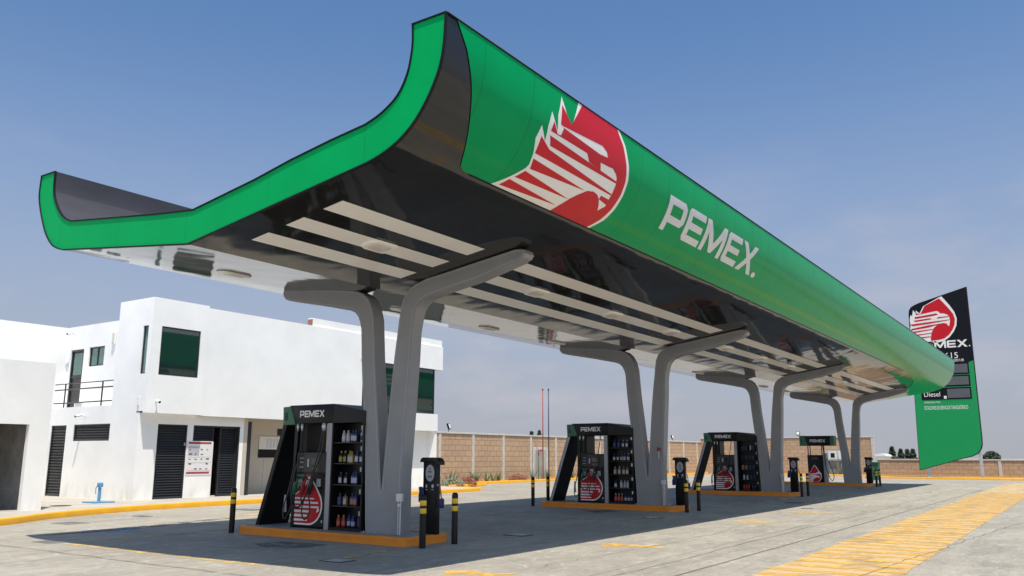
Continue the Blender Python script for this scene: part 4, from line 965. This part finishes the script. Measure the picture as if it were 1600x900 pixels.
bm = bmesh.new()
wall_yz(bm, 16.2, FY+.18, 32.2, .15, 2.94, [(30.10, 31.12, .15, 2.61), (27.36, 29.62, 2.05, 2.62)], .18)
box(bm, 16.2, 17.2, 27.4, 32.2, 2.94, 3.24)
box(bm, 16.2, 16.38, FY+.18, 27.4, 2.94, 3.0)
finish('side_wall', bm, 'white', bld)
# tower with bay
bm = bmesh.new()
wall_xz(bm, BY, 16.2, 18.36, 2.94, 6.77, [(16.56, 18.08, 4.20, 5.83)], .15)
wall_yz(bm, 16.2, BY+.15, 27.4, 3.0, 6.77, [(25.50+.12, 25.92, 4.22, 5.83)], .15)
box(bm, 16.35, 18.36, BY+.15, FY, 2.94, 3.06)
box(bm, 16.35, 18.36, BY+.15, 27.4, 6.55, 6.70)
box(bm, 18.21, 18.36, BY+.15, 27.4, 3.06, 6.77)
box(bm, 16.35, 18.36, 27.25, 27.4, 3.0, 6.77)
finish('bay_tower', bm, 'white', bld)
# upper storey
bm = bmesh.new()
wall_xz(bm, UY, 18.36, 26.22, 2.92, 6.71, [], .11)
box(bm, 18.4, 26.05, UY+.2, 33.5, 6.40, 6.60)
box(bm, 25.90, 26.05, UY+.2, 26.4, 2.92, 6.40)
finish('upper_wall', bm, 'white', bld)
bm = bmesh.new(); wall_yz(bm, 17.2, 27.4, 32.4, 3.24, 6.42, [(31.27, 32.15, 3.24, 5.52), (29.88, 30.92, 4.82, 5.55)], .15)
finish('recessed_wall', bm, 'white', bld)
bm = bmesh.new(); box(bm, 23.3, 31.62, UY+.05, 25.8, 6.712, 7.03); box(bm, 26.055, 31.62, UY-.02, 25.9, 5.60, 6.711)
box(bm, 26.055, 31.36, UY+.02, 25.9, 2.72, 3.50); box(bm, 31.2, 31.36, UY+.06, 33, .15, 2.72); box(bm, 26.06, 31.36, 26.0, 26.15, .15, 2.72)
box(bm, 26.06, 31.30, 26.2, 33, 5.60, 5.7); box(bm, 31.15, 31.36, 25.9, 33, 3.50, 5.60)
finish('glazed_wing', bm, 'white', bld)
bm = bmesh.new(); box(bm, 23.28, 23.299, UY+.04, 25.81, 6.712, 6.98); finish('parapet_end', bm, 'roofred', bld)
gw = B('wing_glazing', 'glass', bld, (26.06, 31.14, UY+.12, UY+.15, 3.50, 5.60))
B('mullion', 'frame', gw, (28.6, 28.64, UY+.10, UY+.16, 3.50, 5.60), (31.10, 31.15, UY+.09, UY+.16, 3.50, 5.60), (26.06, 31.1, UY+.10, UY+.16, 3.50, 3.54), (26.06, 31.1, UY+.10, UY+.16, 5.56, 5.60))
# dark interior, floors
B('interior_partition', 'rawblock', bld, (17.5, 26.0, 28.6, 28.7, .15, 6.3))
B('floor_slab', 'cream', bld, (16.4, 26.0, FY+.2, 33.2, 3.02, 3.2), (16.4, 20.6, 25.95, 28.6, .15, .17))
# portico
B('portico_wall', 'cream', bld, (20.6, 26.0, 26.9, 27.05, .15, 3.02), (20.42, 20.60, FY, 27.05, .15, 2.92))
B('portico_ceiling', 'cream', bld, (20.43, 26.0, UY+.21, 26.9, 2.93, 3.01))
B('small_window', 'glass', bld, (22.96, 23.8, 26.88, 26.89, 2.35, 2.62))
B('portico_door_frame', 'frame', bld, (20.62, 20.80, 25.78, 25.86, .15, 2.80), (20.86, 20.92, 26.6, 26.7, .15, 2.7), bev=.005)
# windows of the bay
def window_xz(x0, x1, z0, z1, y, parent, gm='glass', fr=.05, mull=(), tilt=0.0):
    w = B('window_pane', gm, parent, (x0+fr, x1-fr, y+.03, y+.045, z0+fr, z1-fr))
    for v in w.data.vertices:
        v.co.y -= tilt*(v.co.z-z0)/(z1-z0)*.8
    B('window_frame', 'frame', w, (x0, x1, y, y+.07, z0, z0+fr), (x0, x1, y, y+.07, z1-fr, z1), (x0, x0+fr, y, y+.07, z0+fr, z1-fr), (x1-fr, x1, y, y+.07, z0+fr, z1-fr), *[(m_-.02, m_+.02, y, y+.07, z0+fr, z1-fr) for m_ in mull])
def window_yz(y0, y1, z0, z1, x, parent, gm='glass', fr=.05, mull=()):
    w = B('window_pane', gm, parent, (x+.03, x+.045, y0+fr, y1-fr, z0+fr, z1-fr))
    B('window_frame', 'frame', w, (x, x+.07, y0, y1, z0, z0+fr), (x, x+.07, y0, y1, z1-fr, z1), (x, x+.07, y0, y0+fr, z0+fr, z1-fr), (x, x+.07, y1-fr, y1, z0+fr, z1-fr), *[(x, x+.07, m_-.02, m_+.02, z0+fr, z1-fr) for m_ in mull])
window_xz(16.56, 18.08, 4.20, 5.83, BY+.03, bld, tilt=.035)
window_yz(25.62, 25.92, 4.22, 5.83, 16.23, bld, 'cglass', .04)
window_yz(29.88, 30.92, 4.82, 5.55, 17.25, bld, 'cglass', .05, (30.4,))
# balcony door
bd = B('balcony_door', 'pumpface', bld, (17.27, 17.31, 31.32, 32.10, 3.26, 5.47))
B('door_glass', 'cglass', bd, (17.255, 17.268, 31.42, 32.0, 4.55, 5.38)); B('door_frame', 'frame', bd, (17.22, 17.31, 31.27, 31.34, 3.25, 5.52), (17.22, 17.31, 32.08, 32.15, 3.25, 5.52), (17.22, 17.31, 31.34, 32.08, 5.44, 5.52), (17.24, 17.30, 31.34, 32.08, 4.44, 4.52))
# louvred doors and vents
def louvre_xz(name, x0, x1, z0, z1, y, parent, pitch=.085, fr=.05):
    d = B(name, 'louvre', parent, (x0, x1, y+.06, y+.07, z0, z1))
    B('frame', 'louvre', d, (x0, x0+fr, y, y+.06, z0, z1), (x1-fr, x1, y, y+.06, z0, z1), (x0+fr, x1-fr, y, y+.06, z0, z0+fr), (x0+fr, x1-fr, y, y+.06, z1-fr, z1), bev=.004)
    bm = bmesh.new(); z = z0+fr
    while z < z1-fr-.02:
        vs = [bm.verts.new(p) for p in ((x0+fr, y+.008, z), (x1-fr, y+.008, z), (x1-fr, y+.055, z+pitch*.8), (x0+fr, y+.055, z+pitch*.8), (x0+fr, y+.014, z-.006), (x1-fr, y+.014, z-.006), (x1-fr, y+.059, z+pitch*.8-.006), (x0+fr, y+.059, z+pitch*.8-.006))]
        for f in ((0,1,2,3),(4,7,6,5),(0,4,5,1),(2,6,7,3)): bm.faces.new([vs[q] for q in f])
        z += pitch
    finish('louvre_slats', bm, 'louvre', d); return d
def louvre_yz(name, y0, y1, z0, z1, x, parent, pitch=.085, fr=.05):
    d = louvre_xz(name, 0, y1-y0, z0, z1, 0, parent, pitch, fr)
    mx = Matrix(((0, 1, 0, x), (1, 0, 0, y0), (0, 0, 1, 0), (0, 0, 0, 1)))
    for o in [d]+list(d.children): o.data.transform(mx); o.data.flip_normals()
    return d
dd = louvre_xz('louvred_door', 16.93, 18.07, .15, 2.60, FY+.02, bld); B('door_handle', 'galv', dd, (17.97, 18.0, FY-.03, FY+.02, 1.9, 2.0), bev=.005)
louvre_xz('louvre_panel', 18.30, 19.15, 2.05, 2.60, FY+.02, bld)
dd = louvre_xz('louvred_door', 19.48, 20.20, .17, 2.58, FY+.10, bld); dd['label'] = 'half-open louvred door right of the notice'
B('door_jamb', 'louvre', bld, (20.20, 20.26, FY+.01, FY+.17, .15, 2.60), (19.15, 20.20, FY+.01, FY+.06, 2.55, 2.60))
louvre_yz('louvred_door', 30.10, 31.12, .15, 2.61, 16.22, bld, .10)
louvre_yz('louvre_vent', 27.36, 29.62, 2.05, 2.62, 16.22, bld, .085)
# balcony railing
rail = bmesh.new()
for z in (4.09, 3.88, 3.40): tube(rail, [(16.26, 27.4, z), (16.26, 31.25, z)], .018 if z > 4 else .024, 8)
for y_ in (28.15, 30.55): tube(rail, [(16.26, y_, 3.24), (16.26, y_, 4.09)], .026, 8)
finish('balcony_railing', rail, 'frame', bld, smooth=40)

# rear wing and garage
rw = thing('rear_wing', 'plain white rear block behind the garage, at the left edge', 'building', (0, 0, 0))
bm = bmesh.new(); wall_xz(bm, 32.3, -12, 17.2, .15, 6.38, [], .2); box(bm, -12, 17.2, 32.5, 40, 6.0, 6.2); finish('rear_wall', bm, 'white', rw)
ga = thing('garage', 'low white garage with a dark open bay at the left edge', 'building', (0, 0, 0))
bm = bmesh.new(); wall_xz(bm, 23.2, -6, 12.03, .10, 4.03, [(7.2, 11.50, .05, 2.37)], .15)
box(bm, 11.88, 12.03, 23.35, 32.2, .10, 4.03); box(bm, -6, -5.85, 23.35, 32.2, .1, 4.03)
box(bm, -5.85, 11.88, 23.35, 32.2, 3.7, 3.85)
finish('garage_wall', bm, 'white', ga)
B('bay_lining', 'rawblock', ga, (6.0, 11.87, 28.0, 28.15, .15, 3.6), (11.75, 11.87, 23.36, 28.0, .15, 3.6), (6.0, 6.15, 23.36, 28.0, .15, 3.6), (6.15, 11.75, 23.36, 28.0, 3.45, 3.6))

# fittings on the walls
def camera_thing(x, y, z, label, dirv=(0, -1)):
    t = thing('security_camera', label, 'camera', (x, y, z), 'cameras on the white walls')
    bm = bmesh.new(); ang = math.atan2(dirv[1], dirv[0])
    tube(bm, [(0, 0, 0), (dirv[0]*.12, dirv[1]*.12, .02)], .018, 8); finish('bracket', bm, 'offwhite', t, smooth=True)
    bm = bmesh.new(); tube(bm, [(dirv[0]*.10-.02, dirv[1]*.10, .04), (dirv[0]*.30-.05, dirv[1]*.30, -.02)], .045, 12); finish('housing', bm, 'offwhite', t, smooth=40)
    bm = bmesh.new(); tube(bm, [(dirv[0]*.295-.05, dirv[1]*.295, -.019), (dirv[0]*.315-.053, dirv[1]*.315, -.024)], .035, 12); finish('lens', bm, 'screen', t)
camera_thing(16.55, BY, 3.30, 'white twin security camera low on the bay front', (0, -1))
camera_thing(16.2, 28.95, 2.90, 'white security camera on the side wall under the balcony', (-1, 0))
camera_thing(17.2, 32.0, 6.12, 'white security camera high in the inner roof corner', (-1, -.2))
t = thing('wall_lamp', 'slim white wall lamp between balcony window and tower', 'wall lamp', (17.2, 29.25, 5.55)); B('lamp_body', 'offwhite', t, (-.08, 0, -.09, .09, -.02, .45), bev=.02); B('lamp_diffuser', 'lamp', t, (-.095, -.078, -.06, .06, .03, .40), bev=.01)
t = thing('wall_bracket', 'small white bracket on the bay corner left of the twin camera', 'bracket', (16.2, 25.8, 3.32)); B('bracket_plate', 'offwhite', t, (-.05, 0, -.03, .03, -.14, .14), bev=.01)
t = thing('floor_unit', 'small white air unit on the balcony floor by the door', 'air conditioner', (16.75, 30.2, 3.24)); B('unit_body', 'offwhite', t, (-.15, .15, -.3, .3, 0, .22), bev=.02); B('unit_grille', 'inkgrey', t, (-.158, -.149, -.2, .2, .04, .18), bev=.004)
# safety notice
nt_ = thing('safety_notice', 'white safety notice with red strips on the wall between two louvred doors', 'notice', (18.08, FY-.012, .90))
B('board', 'paper', nt_, (0, 1.04, 0, .010, 0, 1.16), bev=.002)
fn = lambda u, v, off: Vector((u, -off, v))
R4 = lambda x0, x1, z0, z1: [(x0, z0), (x1, z0), (x1, z1), (x0, z1)]
decal('red_strip', [R4(.06, .98, 1.06, 1.13), R4(.04, .96, .05, .12)], fn, 'inkred', nt_, .002)
decal('grey_block', [R4(.06, .50, .66, .98)], fn, 'inkgrey', nt_, .002)
pl = []
for k in range(5):
    for j in range(4):
        xx = .08+j*.235+random.uniform(0, .03); zz = .20+k*.165
        if random.random() < .8: pl.append(R4(xx, xx+random.uniform(.06, .13), zz, zz+random.uniform(.018, .05)))
for zz in (.61, .42, .165): pl.append(R4(.05, .97, zz, zz+.006))
decal('pictograms', pl, fn, 'ink', nt_, .004)
# notice board in the portico
t = thing('notice_board', 'framed price notice with black lower band in the portico', 'notice board', (22.08, 26.87, 1.49))
B('panel', 'paper', t, (0, 1.4, 0, .02, .32, .82), bev=.004); B('lower_band', 'pumpblack', t, (-.01, 1.41, -.005, .02, .0, .318), bev=.004)
decal('printed_rows', [R4(.35+.16*a, .45+.16*a, .39+.04*b, .41+.04*b) for a in range(6) for b in range(9)], fn, 'inkgrey', t, .003)
bm = bmesh.new(); tube(bm, [(.3, .02, 0), (.3, .02, -1.33)], .012, 6); finish('conduit', bm, 'galv', t)
# water point
t = thing('water_point', 'light blue water hydrant post on a blue base plate beside the side wall', 'hydrant', (14.9, 25.4, .15))
B('base_plate', 'hydrblue', t, (-.33, .33, -.35, .35, 0, .04), bev=.01)
bm = bmesh.new(); tube(bm, [(0, 0, .04), (0, 0, .50)], .045, 12); box(bm, -.07, .07, -.075, .075, .46, .60, .03); finish('post', bm, 'hydrblue', t, smooth=40)
bm = bmesh.new(); tube(bm, spline([(-.03, .09, .50), (-.04, .15, .42), (-.04, .13, .25)], 4), .012, 8); tube(bm, spline([(-.03, -.09, .50), (-.04, -.14, .42), (-.04, -.12, .30)], 4), .012, 8); finish('hose', bm, 'hydrblue', t, smooth=True)
# tap frame near the pier
t = thing('hose_bracket', 'bent metal pipe bracket on the pavement beside the garage pier', 'pipe bracket', (12.45, 24.4, .15))
bm = bmesh.new(); tube(bm, spline([(0, .25, .02), (0, .22, .28), (0, .0, .30), (0, -.12, .18), (0, -.2, .02)], 5), .012, 8); finish('pipe', bm, 'galv', t, smooth=True)
t = thing('window_shutter', 'narrow dark swinging flap beside the side wall door', 'flap', (15.9, 31.0, 1.35))
B('flap_sheet', 'louvre', t, (0, .03, .0, .22, 0, .70), bev=.005)

# ================================================================== BOUNDARY WALLS
def wall_thing(name, label, pts, z1, post_h, pitch, axis, y, a0, a1, cap=True):
    t = thing(name, label, 'wall', (0, 0, 0), 'block walls round the station')
    bm = bmesh.new()
    if axis == 'X': box(bm, a0, a1, y, y+.15, -.05, z1)
    else: box(bm, y, y+.15, a0, a1, -.05, z1)
    finish('block_wall', bm, 'block', t)
    n = int((a1-a0)/pitch+.5)
    for k in range(n+1):
        q = pts+k*pitch
        if q > a1+.05: break
        if axis == 'X': B('post', 'post', t, (q-.11, q+.11, y-.035, y+.18, -.05, post_h), bev=.01)
        else: B('post', 'post', t, (y-.035, y+.18, q-.11, q+.11, -.05, post_h), bev=.01)
    if cap:
        if axis == 'X': B('coping', 'post', t, (a0, a1, y-.05, y+.20, z1+.001, z1+.10), bev=.01)
        else: B('coping', 'post', t, (y-.05, y+.20, a0, a1, z1+.001, z1+.10), bev=.01)
    return t
wall_thing('block_wall_run', 'tan block wall with pale concrete posts behind the yard, parallel to the canopy', 33.98, 2.80, 2.795, 3.10, 'X', 30.0, 31.4, 75.2)
wall_thing('block_wall_run', 'tall tan block wall behind the third and farthest islands, crossing the yard', 15.1, 3.15, 3.145, 8.0, 'Y', 75.2, 15.0, 30.0)
wall_thing('block_wall_run', 'low tan block wall at the far right behind the price sign', 6.1, 1.32, 1.315, 12.0, 'Y', 75.4, -60.0, 14.85)
t = thing('blocked_doorway', 'pale rendered door panel in the tan wall behind the two thin poles', 'door', (47.4, 29.90, 0)); B('door_panel', 'post', t, (-.9, .9, 0, .06, 0, 2.15), bev=.01); B('door_leaf', 'pave', t, (-.7, .7, -.015, .001, 0, 1.95), bev=.01)
# planting strips
def planter(name, label, x0, x1, y0, y1, r=.3):
    t = thing(name, label, 'planter', (0, 0, 0), 'kerbed planting strips')
    k = kerb_mesh('kerb_edge', rrect(x0+.12, x1-.12, y0+.12, y1-.12, r), .12, .15, 'yellow', closed=True); k.parent = t
    bm = bmesh.new(); quad(bm, rrect(x0+.12, x1-.12, y0+.12, y1-.12, r), .10); finish('soil_bed', bm, 'soil', t, recalc=False)
planter('planting_bed', 'short yellow-kerbed bed in front of the wall, between the nearest column and post', 32.6, 37.6, 26.9, 28.3, .35)
planter('planting_bed', 'long narrow yellow-kerbed bed at the foot of the long tan wall', 36.5, 74.3, 28.9, 29.95, .3)
planter('planting_bed', 'yellow-kerbed bed at the foot of the far wall behind the farthest island', 73.6, 75.1, 15.0, 28.5, .3)
planter('planting_bed', 'yellow-kerbed strip under the price sign along the low wall', 68.9, 75.3, -58, 14.6, .3)
def agave(x, y, label, h=.75, n=16, m='leaf', grp='spiky plants along the wall'):
    t = thing('agave', label, 'plant', (x, y, .10), grp); bm = bmesh.new()
    for k in range(n):
        a = 2*math.pi*k/n+random.uniform(-.3, .3); tilt = random.uniform(.12, .62); L_ = h*random.uniform(.65, 1.05); w = .030
        d = Vector((math.cos(a)*math.sin(tilt), math.sin(a)*math.sin(tilt), math.cos(tilt))); s_ = Vector((-math.sin(a), math.cos(a), 0))
        b_ = Vector((math.cos(a)*.04, math.sin(a)*.04, 0)); prev = None
        for q in range(5):
            f_ = q/4; c = b_+d*L_*f_+Vector((math.cos(a), math.sin(a), -.4))*(.10*f_*f_); ww = w*(1-f_**1.5)+.002
            cur = [bm.verts.new(c-s_*ww), bm.verts.new(c+Vector((0, 0, -.006))-d.cross(s_)*-.008), bm.verts.new(c+s_*ww)]
            if prev: bm.faces.new((prev[0], cur[0], cur[1], prev[1])); bm.faces.new((prev[1], cur[1], cur[2], prev[2]))
            prev = cur
    finish('leaves', bm, m, t)
def tuft(x, y, label, m, r=.4, h=.3, n=500, cat='shrub', grp='low shrubs in the planting strips'):
    t = thing('low_shrub', label, cat, (x, y, .10), grp); bm = bmesh.new()
    for k in range(n):
        a = random.uniform(0, 2*math.pi); rr = r*math.sqrt(random.random()); z = h*random.random()*(1-(rr/r)**2*.7)
        c = Vector((rr*math.cos(a)*1.4, rr*math.sin(a), z)); u = Vector((random.gauss(0, 1), random.gauss(0, 1), random.gauss(0, 1))).normalized(); v = u.orthogonal().normalized()
        s_ = random.uniform(.035, .075); bm.faces.new([bm.verts.new(c+u*s_), bm.verts.new(c+v*s_*.5), bm.verts.new(c-u*s_), bm.verts.new(c-v*s_*.5)])
    finish('foliage', bm, m, t, recalc=False)
AG = [(33.4, 27.7), (34.3, 27.9), (35.0, 27.6), (35.8, 27.9), (39.3, 29.5), (40.0, 29.6), (40.7, 29.4), (41.5, 29.5), (42.2, 29.6), (45.8, 29.5), (50.3, 29.5), (51.0, 29.6), (47.6, 29.5), (60.5, 29.4), (66, 29.4)]
for k, (x_, y_) in enumerate(AG):
    bed = 'short bed' if k < 4 else 'long bed'; kk = k if k < 4 else k-4
    agave(x_, y_, 'spiky green agave, %s plant from the left in the %s' % (ORD[kk], bed), h=random.uniform(.62, .9), n=20)
agave(74.4, 17.6, 'tall spiky yellow-green plant in the bed before the meter boxes, left', 1.7, 18, 'leaf'); agave(74.3, 16.9, 'spiky yellow-green plant in the bed before the meter boxes, right', 1.3, 18, 'leaf')
agave(74.2, 27.0, 'spiky plant in the far corner bed behind the third island', 1.3, 16, 'leaf')
for k, (x_, y_, m_, l) in enumerate([(36.0, 27.3, 'redleaf', 'low dark red shrub at the right end of the short bed'), (33.6, 27.3, 'greyleaf', 'low grey-green shrub in the short bed'), (34.9, 27.3, 'greyleaf', 'wide grey-green shrub beside the red one in the short bed'), (32.9, 27.6, 'redleaf', 'red shrub at the left end of the short bed'), (44.0, 29.4, 'redleaf', 'flat dark red shrub in the long bed against the wall'), (62.5, 29.3, 'redleaf', 'small red shrub far along the long bed')]):
    tuft(x_, y_, l, m_, .5, .45, 700)
# floodlights on the wall
def flood(x, y, z, rz, label):
    t = thing('floodlight', label, 'floodlight', (x, y, z), 'floodlights on the wall tops', rz)
    bm = bmesh.new(); tube(bm, [(0, 0, 0), (0, 0, .14)], .02, 8); finish('stand', bm, 'pumpblack', t)
    bm = bmesh.new(); box(bm, -.16, .16, -.05, .05, -.17, .17, .012)
    for v in bm.verts: v.co = Matrix.Rotation(R_(-18), 3, 'X') @ v.co + Vector((0, 0, .30))
    h = finish('housing', bm, 'pumpblack', t)
    bm = bmesh.new(); box(bm, -.12, .12, -.062, -.048, -.13, .13, .004)
    for v in bm.verts: v.co = Matrix.Rotation(R_(-18), 3, 'X') @ v.co + Vector((0, 0, .30))
    finish('lens', bm, 'offwhite', h)
flood(37.95, 30.07, 2.90, R_(20), 'black floodlight on the long tan wall, right of the white building')
flood(69.0, 30.07, 2.90, R_(0), 'black floodlight on the long tan wall between second and third columns')
flood(75.27, 21.1, 3.25, R_(-90), 'black floodlight on the far wall above the farthest dispenser')
# thin tall vent poles
for x_, m_, l in ((46.25, 'redpole', 'tall thin red vent pole with orange foot in front of the wall'), (46.55, 'bluepole', 'tall thin dark blue vent pole beside the red one')):
    t = thing('vent_pole', l, 'pole', (x_, 29.0 if m_ == 'redpole' else 28.75, 0), 'vent poles in front of the wall')
    bm = bmesh.new(); tube(bm, [(0, 0, 0), (0, 0, 5.75)], .035, 8); finish('pipe', bm, m_, t, smooth=True)
    bm = bmesh.new(); tube(bm, [(0, 0, 5.74), (0, 0, 5.84)], .05, 8); finish('vent_cap', bm, m_, t, smooth=True)
t = thing('fuel_valve_post', 'short red and green valve pipe frame beside the vent poles', 'pipe', (45.75, 29.0, 0))
bm = bmesh.new(); tube(bm, [(0, 0, 0), (0, 0, 1.9)], .03, 8); finish('green_pipe', bm, 'plgreen', t, smooth=True)
bm = bmesh.new(); tube(bm, [(0, 0, 1.9), (.45, 0, 1.95)], .05, 8); tube(bm, [(0, 0, 1.6), (0, 0, 2.0)], .04, 8); finish('red_elbow', bm, 'redpole', t, smooth=True)
# meter wall
t = thing('meter_cabinet', 'grey rendered plinth with white-framed electric meter boxes before the far wall', 'electric cabinet', (74.95, 18.0, 0))
B('plinth', 'greyblock', t, (0, .18, -.75, 1.0, 0, 1.25), bev=.01); B('meter_housing', 'galv', t, (-.15, .18, -.75, .80, 1.26, 2.10), bev=.01)
B('meter_window', 'offwhite', t, (-.17, -.151, -.10, .55, 1.38, 2.0), bev=.01); B('meter_glass', 'screen', t, (-.18, -.171, .05, .38, 1.50, 1.88), bev=.004); B('meter_door', 'offwhite', t, (-.17, -.151, -.68, -.22, 1.38, 2.02), bev=.01)
t = thing('waste_bin', 'dark green wheeled bin beyond the farthest service post', 'bin', (60.3, 12.15, 0))
bm = bmesh.new(); prism(bm, [(-.24,.08),(.22,.08),(.30,1.15),(-.30,1.15)], 'X', 0, .6, bev=.02); finish('bin_body', bm, 'bin', t, smooth=35); B('lid', 'bin', t, (-.05, .62, -.33, .33, 1.151, 1.25), bev=.02)
bm = bmesh.new()
for y_ in (-.2, .2): tube(bm, [(.5, y_-.03, .1), (.5, y_+.03, .1)], .1, 12)
finish('wheels', bm, 'rubber', t, smooth=40)

# ================================================================== PRICE SIGN
sg_ = thing('price_sign', 'tall black and green roadside price sign with the red eagle emblem', 'sign', (70, 8.7, 0))
def Ls(pts): return [(p[0]-8.7, p[1]) for p in pts]
ol = Ls([(10.90,.60),(10.70,12.35),(10.66,12.62),(10.53,12.84),(10.30,12.98),(9.91,13.14),(6.60,14.06),(6.60,2.9),(6.62,2.45),(6.72,2.12),(6.95,1.82),(7.35,1.62),(8.2,1.40)])
bm = bmesh.new(); prism(bm, ol, 'X', 0, .42, bev=.03); finish('sign_body', bm, 'signblack', sg_, smooth=35)
bm = bmesh.new()
gpoly = Ls([(10.865,.64),(10.74,8.00),(6.95,8.42),(6.64,8.55),(6.64,2.9),(6.66,2.47),(6.76,2.15),(6.98,1.86),(7.38,1.66),(8.2,1.44)])
prism(bm, gpoly, 'X', -.012, .02); finish('green_face', bm, 'signgreen', sg_)
B('post', 'galv', sg_, (.12, .30, 10.15-8.7, 10.40-8.7, 0, 1.0), bev=.01); B('post', 'galv', sg_, (.12, .30, 6.72-8.7, 6.92-8.7, 0, 2.4), bev=.01)
for z0, z1 in ((7.58, 8.42), (6.70, 7.52), (5.76, 6.62)):
    pn = B('price_row', 'signblack', sg_, (-.03, -.012, 6.96-8.7, 10.30-8.7, z0, z1), bev=.006)
    B('price_display', 'led', pn, (-.045, -.031, 7.06-8.7, 8.55-8.7, z0+.10, z1-.10), bev=.006)
text_mesh('fuel_name', 'Diesel', .50, face_mx(-.034, 10.15-8.7, 6.0), 'wlogo', sg_, sx=.9)
B('sticker', 'wlogo', sg_, (-.036, -.031, 8.62-8.7, 8.80-8.7, 5.82, 6.02))
text_mesh('small_line', 'OPERADA POR:', .17, face_mx(-.016, 10.18-8.7, 5.52), 'wlogo', sg_, sx=.95)
text_mesh('station_name', 'ESTACIONES DE SERVICIOS TIANGUISTENCO', .38, face_mx(-.016, 10.18-8.7, 5.04), 'wlogo', sg_, sx=.375)
text_mesh('station_code', '615', .62, face_mx(-.006, 8.50-8.7, 8.78), 'wlogo', sg_, sx=1.0)
text_mesh('station_year', '/2018', .27, face_mx(-.006, 8.02-8.7, 8.53), 'wlogo', sg_, sx=1.25)
fs_ = fc(0)
decal('sign_lettering', word(10.45-8.7, 9.58, 3.55, .54, flip=-1), fs_, 'wlogo', sg_, .008)
decal('registered_mark', [[(6.78-8.7+.05*math.cos(a), 9.64+.05*math.sin(a)) for a in [2*math.pi*k/10 for k in range(10)]]], fs_, 'wlogo', sg_, .008)
# emblem, plotted in (px) of the sign face then laid out in metres
def sgn(px, py):
    # px,py in the 5.625x crop of the sign; convert to Y,Z on the face (bilinear from known corners)
    y = 10.70-(px-(108+(py-262)*.085))*(4.10/(575+0.0)); z = 13.98-(py-47)*(.00862)-(.0004)*(px-600)*-1*0
    return (y-8.7, z)
Wp = [(410,108),(430,105),(505,190),(548,250),(570,310),(565,370),(540,420),(500,465),(450,495),(400,505),(250,508),(215,492),(165,462),(128,440),(126,400),(122,375),(126,340),(118,300),(120,268),(128,245),(142,262),(150,205),(180,238),(178,210),(215,240),(250,178)]
Rp = [
 [(405,120),(264,176),(222,248),(180,232),(176,250),(240,245),(380,228),(405,240),(410,250),(452,256),(482,268),(500,290),(506,325),(498,372),(480,358),(478,348),(440,340),(400,345),(370,360),(345,385),(328,420),(320,470),(326,488),(400,484),(450,474),(495,445),(530,400),(548,360),(552,310),(535,265),(490,210),(440,155)],
 [(165,268),(170,285),(330,272),(395,262),(375,250),(250,262)],
 [(150,300),(180,312),(320,300),(490,290),(494,283),(390,284),(380,296),(330,298),(318,288)],
 [(124,332),(145,348),(300,338),(498,318),(500,313),(300,322)],
 [(130,372),(135,385),(300,370),(380,352),(470,340),(300,350)],
 [(128,400),(136,412),(335,392),(345,384),(220,392)], [(140,428),(150,438),(326,424),(328,418)], [(160,452),(180,464),(320,455),(320,448)]]
e_ = decal('eagle_emblem', [[sgn(*p) for p in Wp]], fs_, 'wlogo', sg_, .008)
decal('emblem_red', [[sgn(*p) for p in r] for r in Rp], fs_, 'red', e_, .016)

# ================================================================== DISTANCE
def conifer(x, y, h, w, label, rnd=False):
    t = thing('distant_tree', label, 'tree', (x, y, 0), 'dark trees beyond the boundary wall')
    bm = bmesh.new(); tube(bm, [(0, 0, 0), (0, 0, h*.55)], [.22, .10], 8); finish('trunk', bm, 'bark', t, smooth=True)
    bm = bmesh.new()
    for k in range(1500):
        f_ = random.random()**.8; z = h*(.12+.88*f_)
        if rnd: rad = w*math.sqrt(max(.02, 1-((z/h-.55)/.47)**2))
        else: rad = w*(1-f_)**.75*(1+.35*math.sin(f_*22+x))+.10
        a = random.uniform(0, 2*math.pi); q = rad*random.uniform(.45, 1.1)
        c = Vector((q*math.cos(a), q*math.sin(a), z)); u = Vector((random.gauss(0, 1), random.gauss(0, 1), random.gauss(0, .7))).normalized(); v = u.orthogonal().normalized()
        s_ = random.uniform(.12, .30); bm.faces.new([bm.verts.new(c+u*s_), bm.verts.new(c+v*s_*.6), bm.verts.new(c-u*s_), bm.verts.new(c-v*s_*.6)])
    finish('crown', bm, 'conifer', t, recalc=False)
for (x_, y_, h_, w_, l, r_) in [(150, 27.2, 3.35, .75, 'pointed dark tree, tallest of the row beyond the low wall', False), (150, 25.9, 2.95, .65, 'dark tree second in the row beyond the low wall', False), (151, 25.1, 2.9, .6, 'dark tree third in the row beyond the low wall', False),
        (150, 24.1, 2.95, .65, 'dark tree fourth in the row beyond the low wall', False), (150, 22.9, 2.3, .4, 'thin dark tree beside the left edge of the sign', False), (150, 13.1, 2.5, 1.35, 'round dark tree to the right of the price sign', True),
        (110, 71, 5.2, .8, 'small dark treetop peeping over the long wall, left', False), (110, 69.6, 5.3, .8, 'small dark treetop peeping over the long wall, right', False)]:
    conifer(x_, y_, h_*(.93 if x_ > 120 else 1), w_*.85, l, r_)
t = thing('distant_shed', 'small white roofed shed beyond the low wall, left of the dark trees', 'building', (140, 26.9, 0)); B('walls', 'offwhite', t, (0, 4, -.6, 1.0, 0, 1.65), bev=.02)
bm = bmesh.new(); prism(bm, [(-.8,1.65),(1.2,1.65),(.8,1.95),(.2,2.05),(-.4,1.95)], 'X', -.2, 4.2); finish('roof', bm, 'offwhite', t)
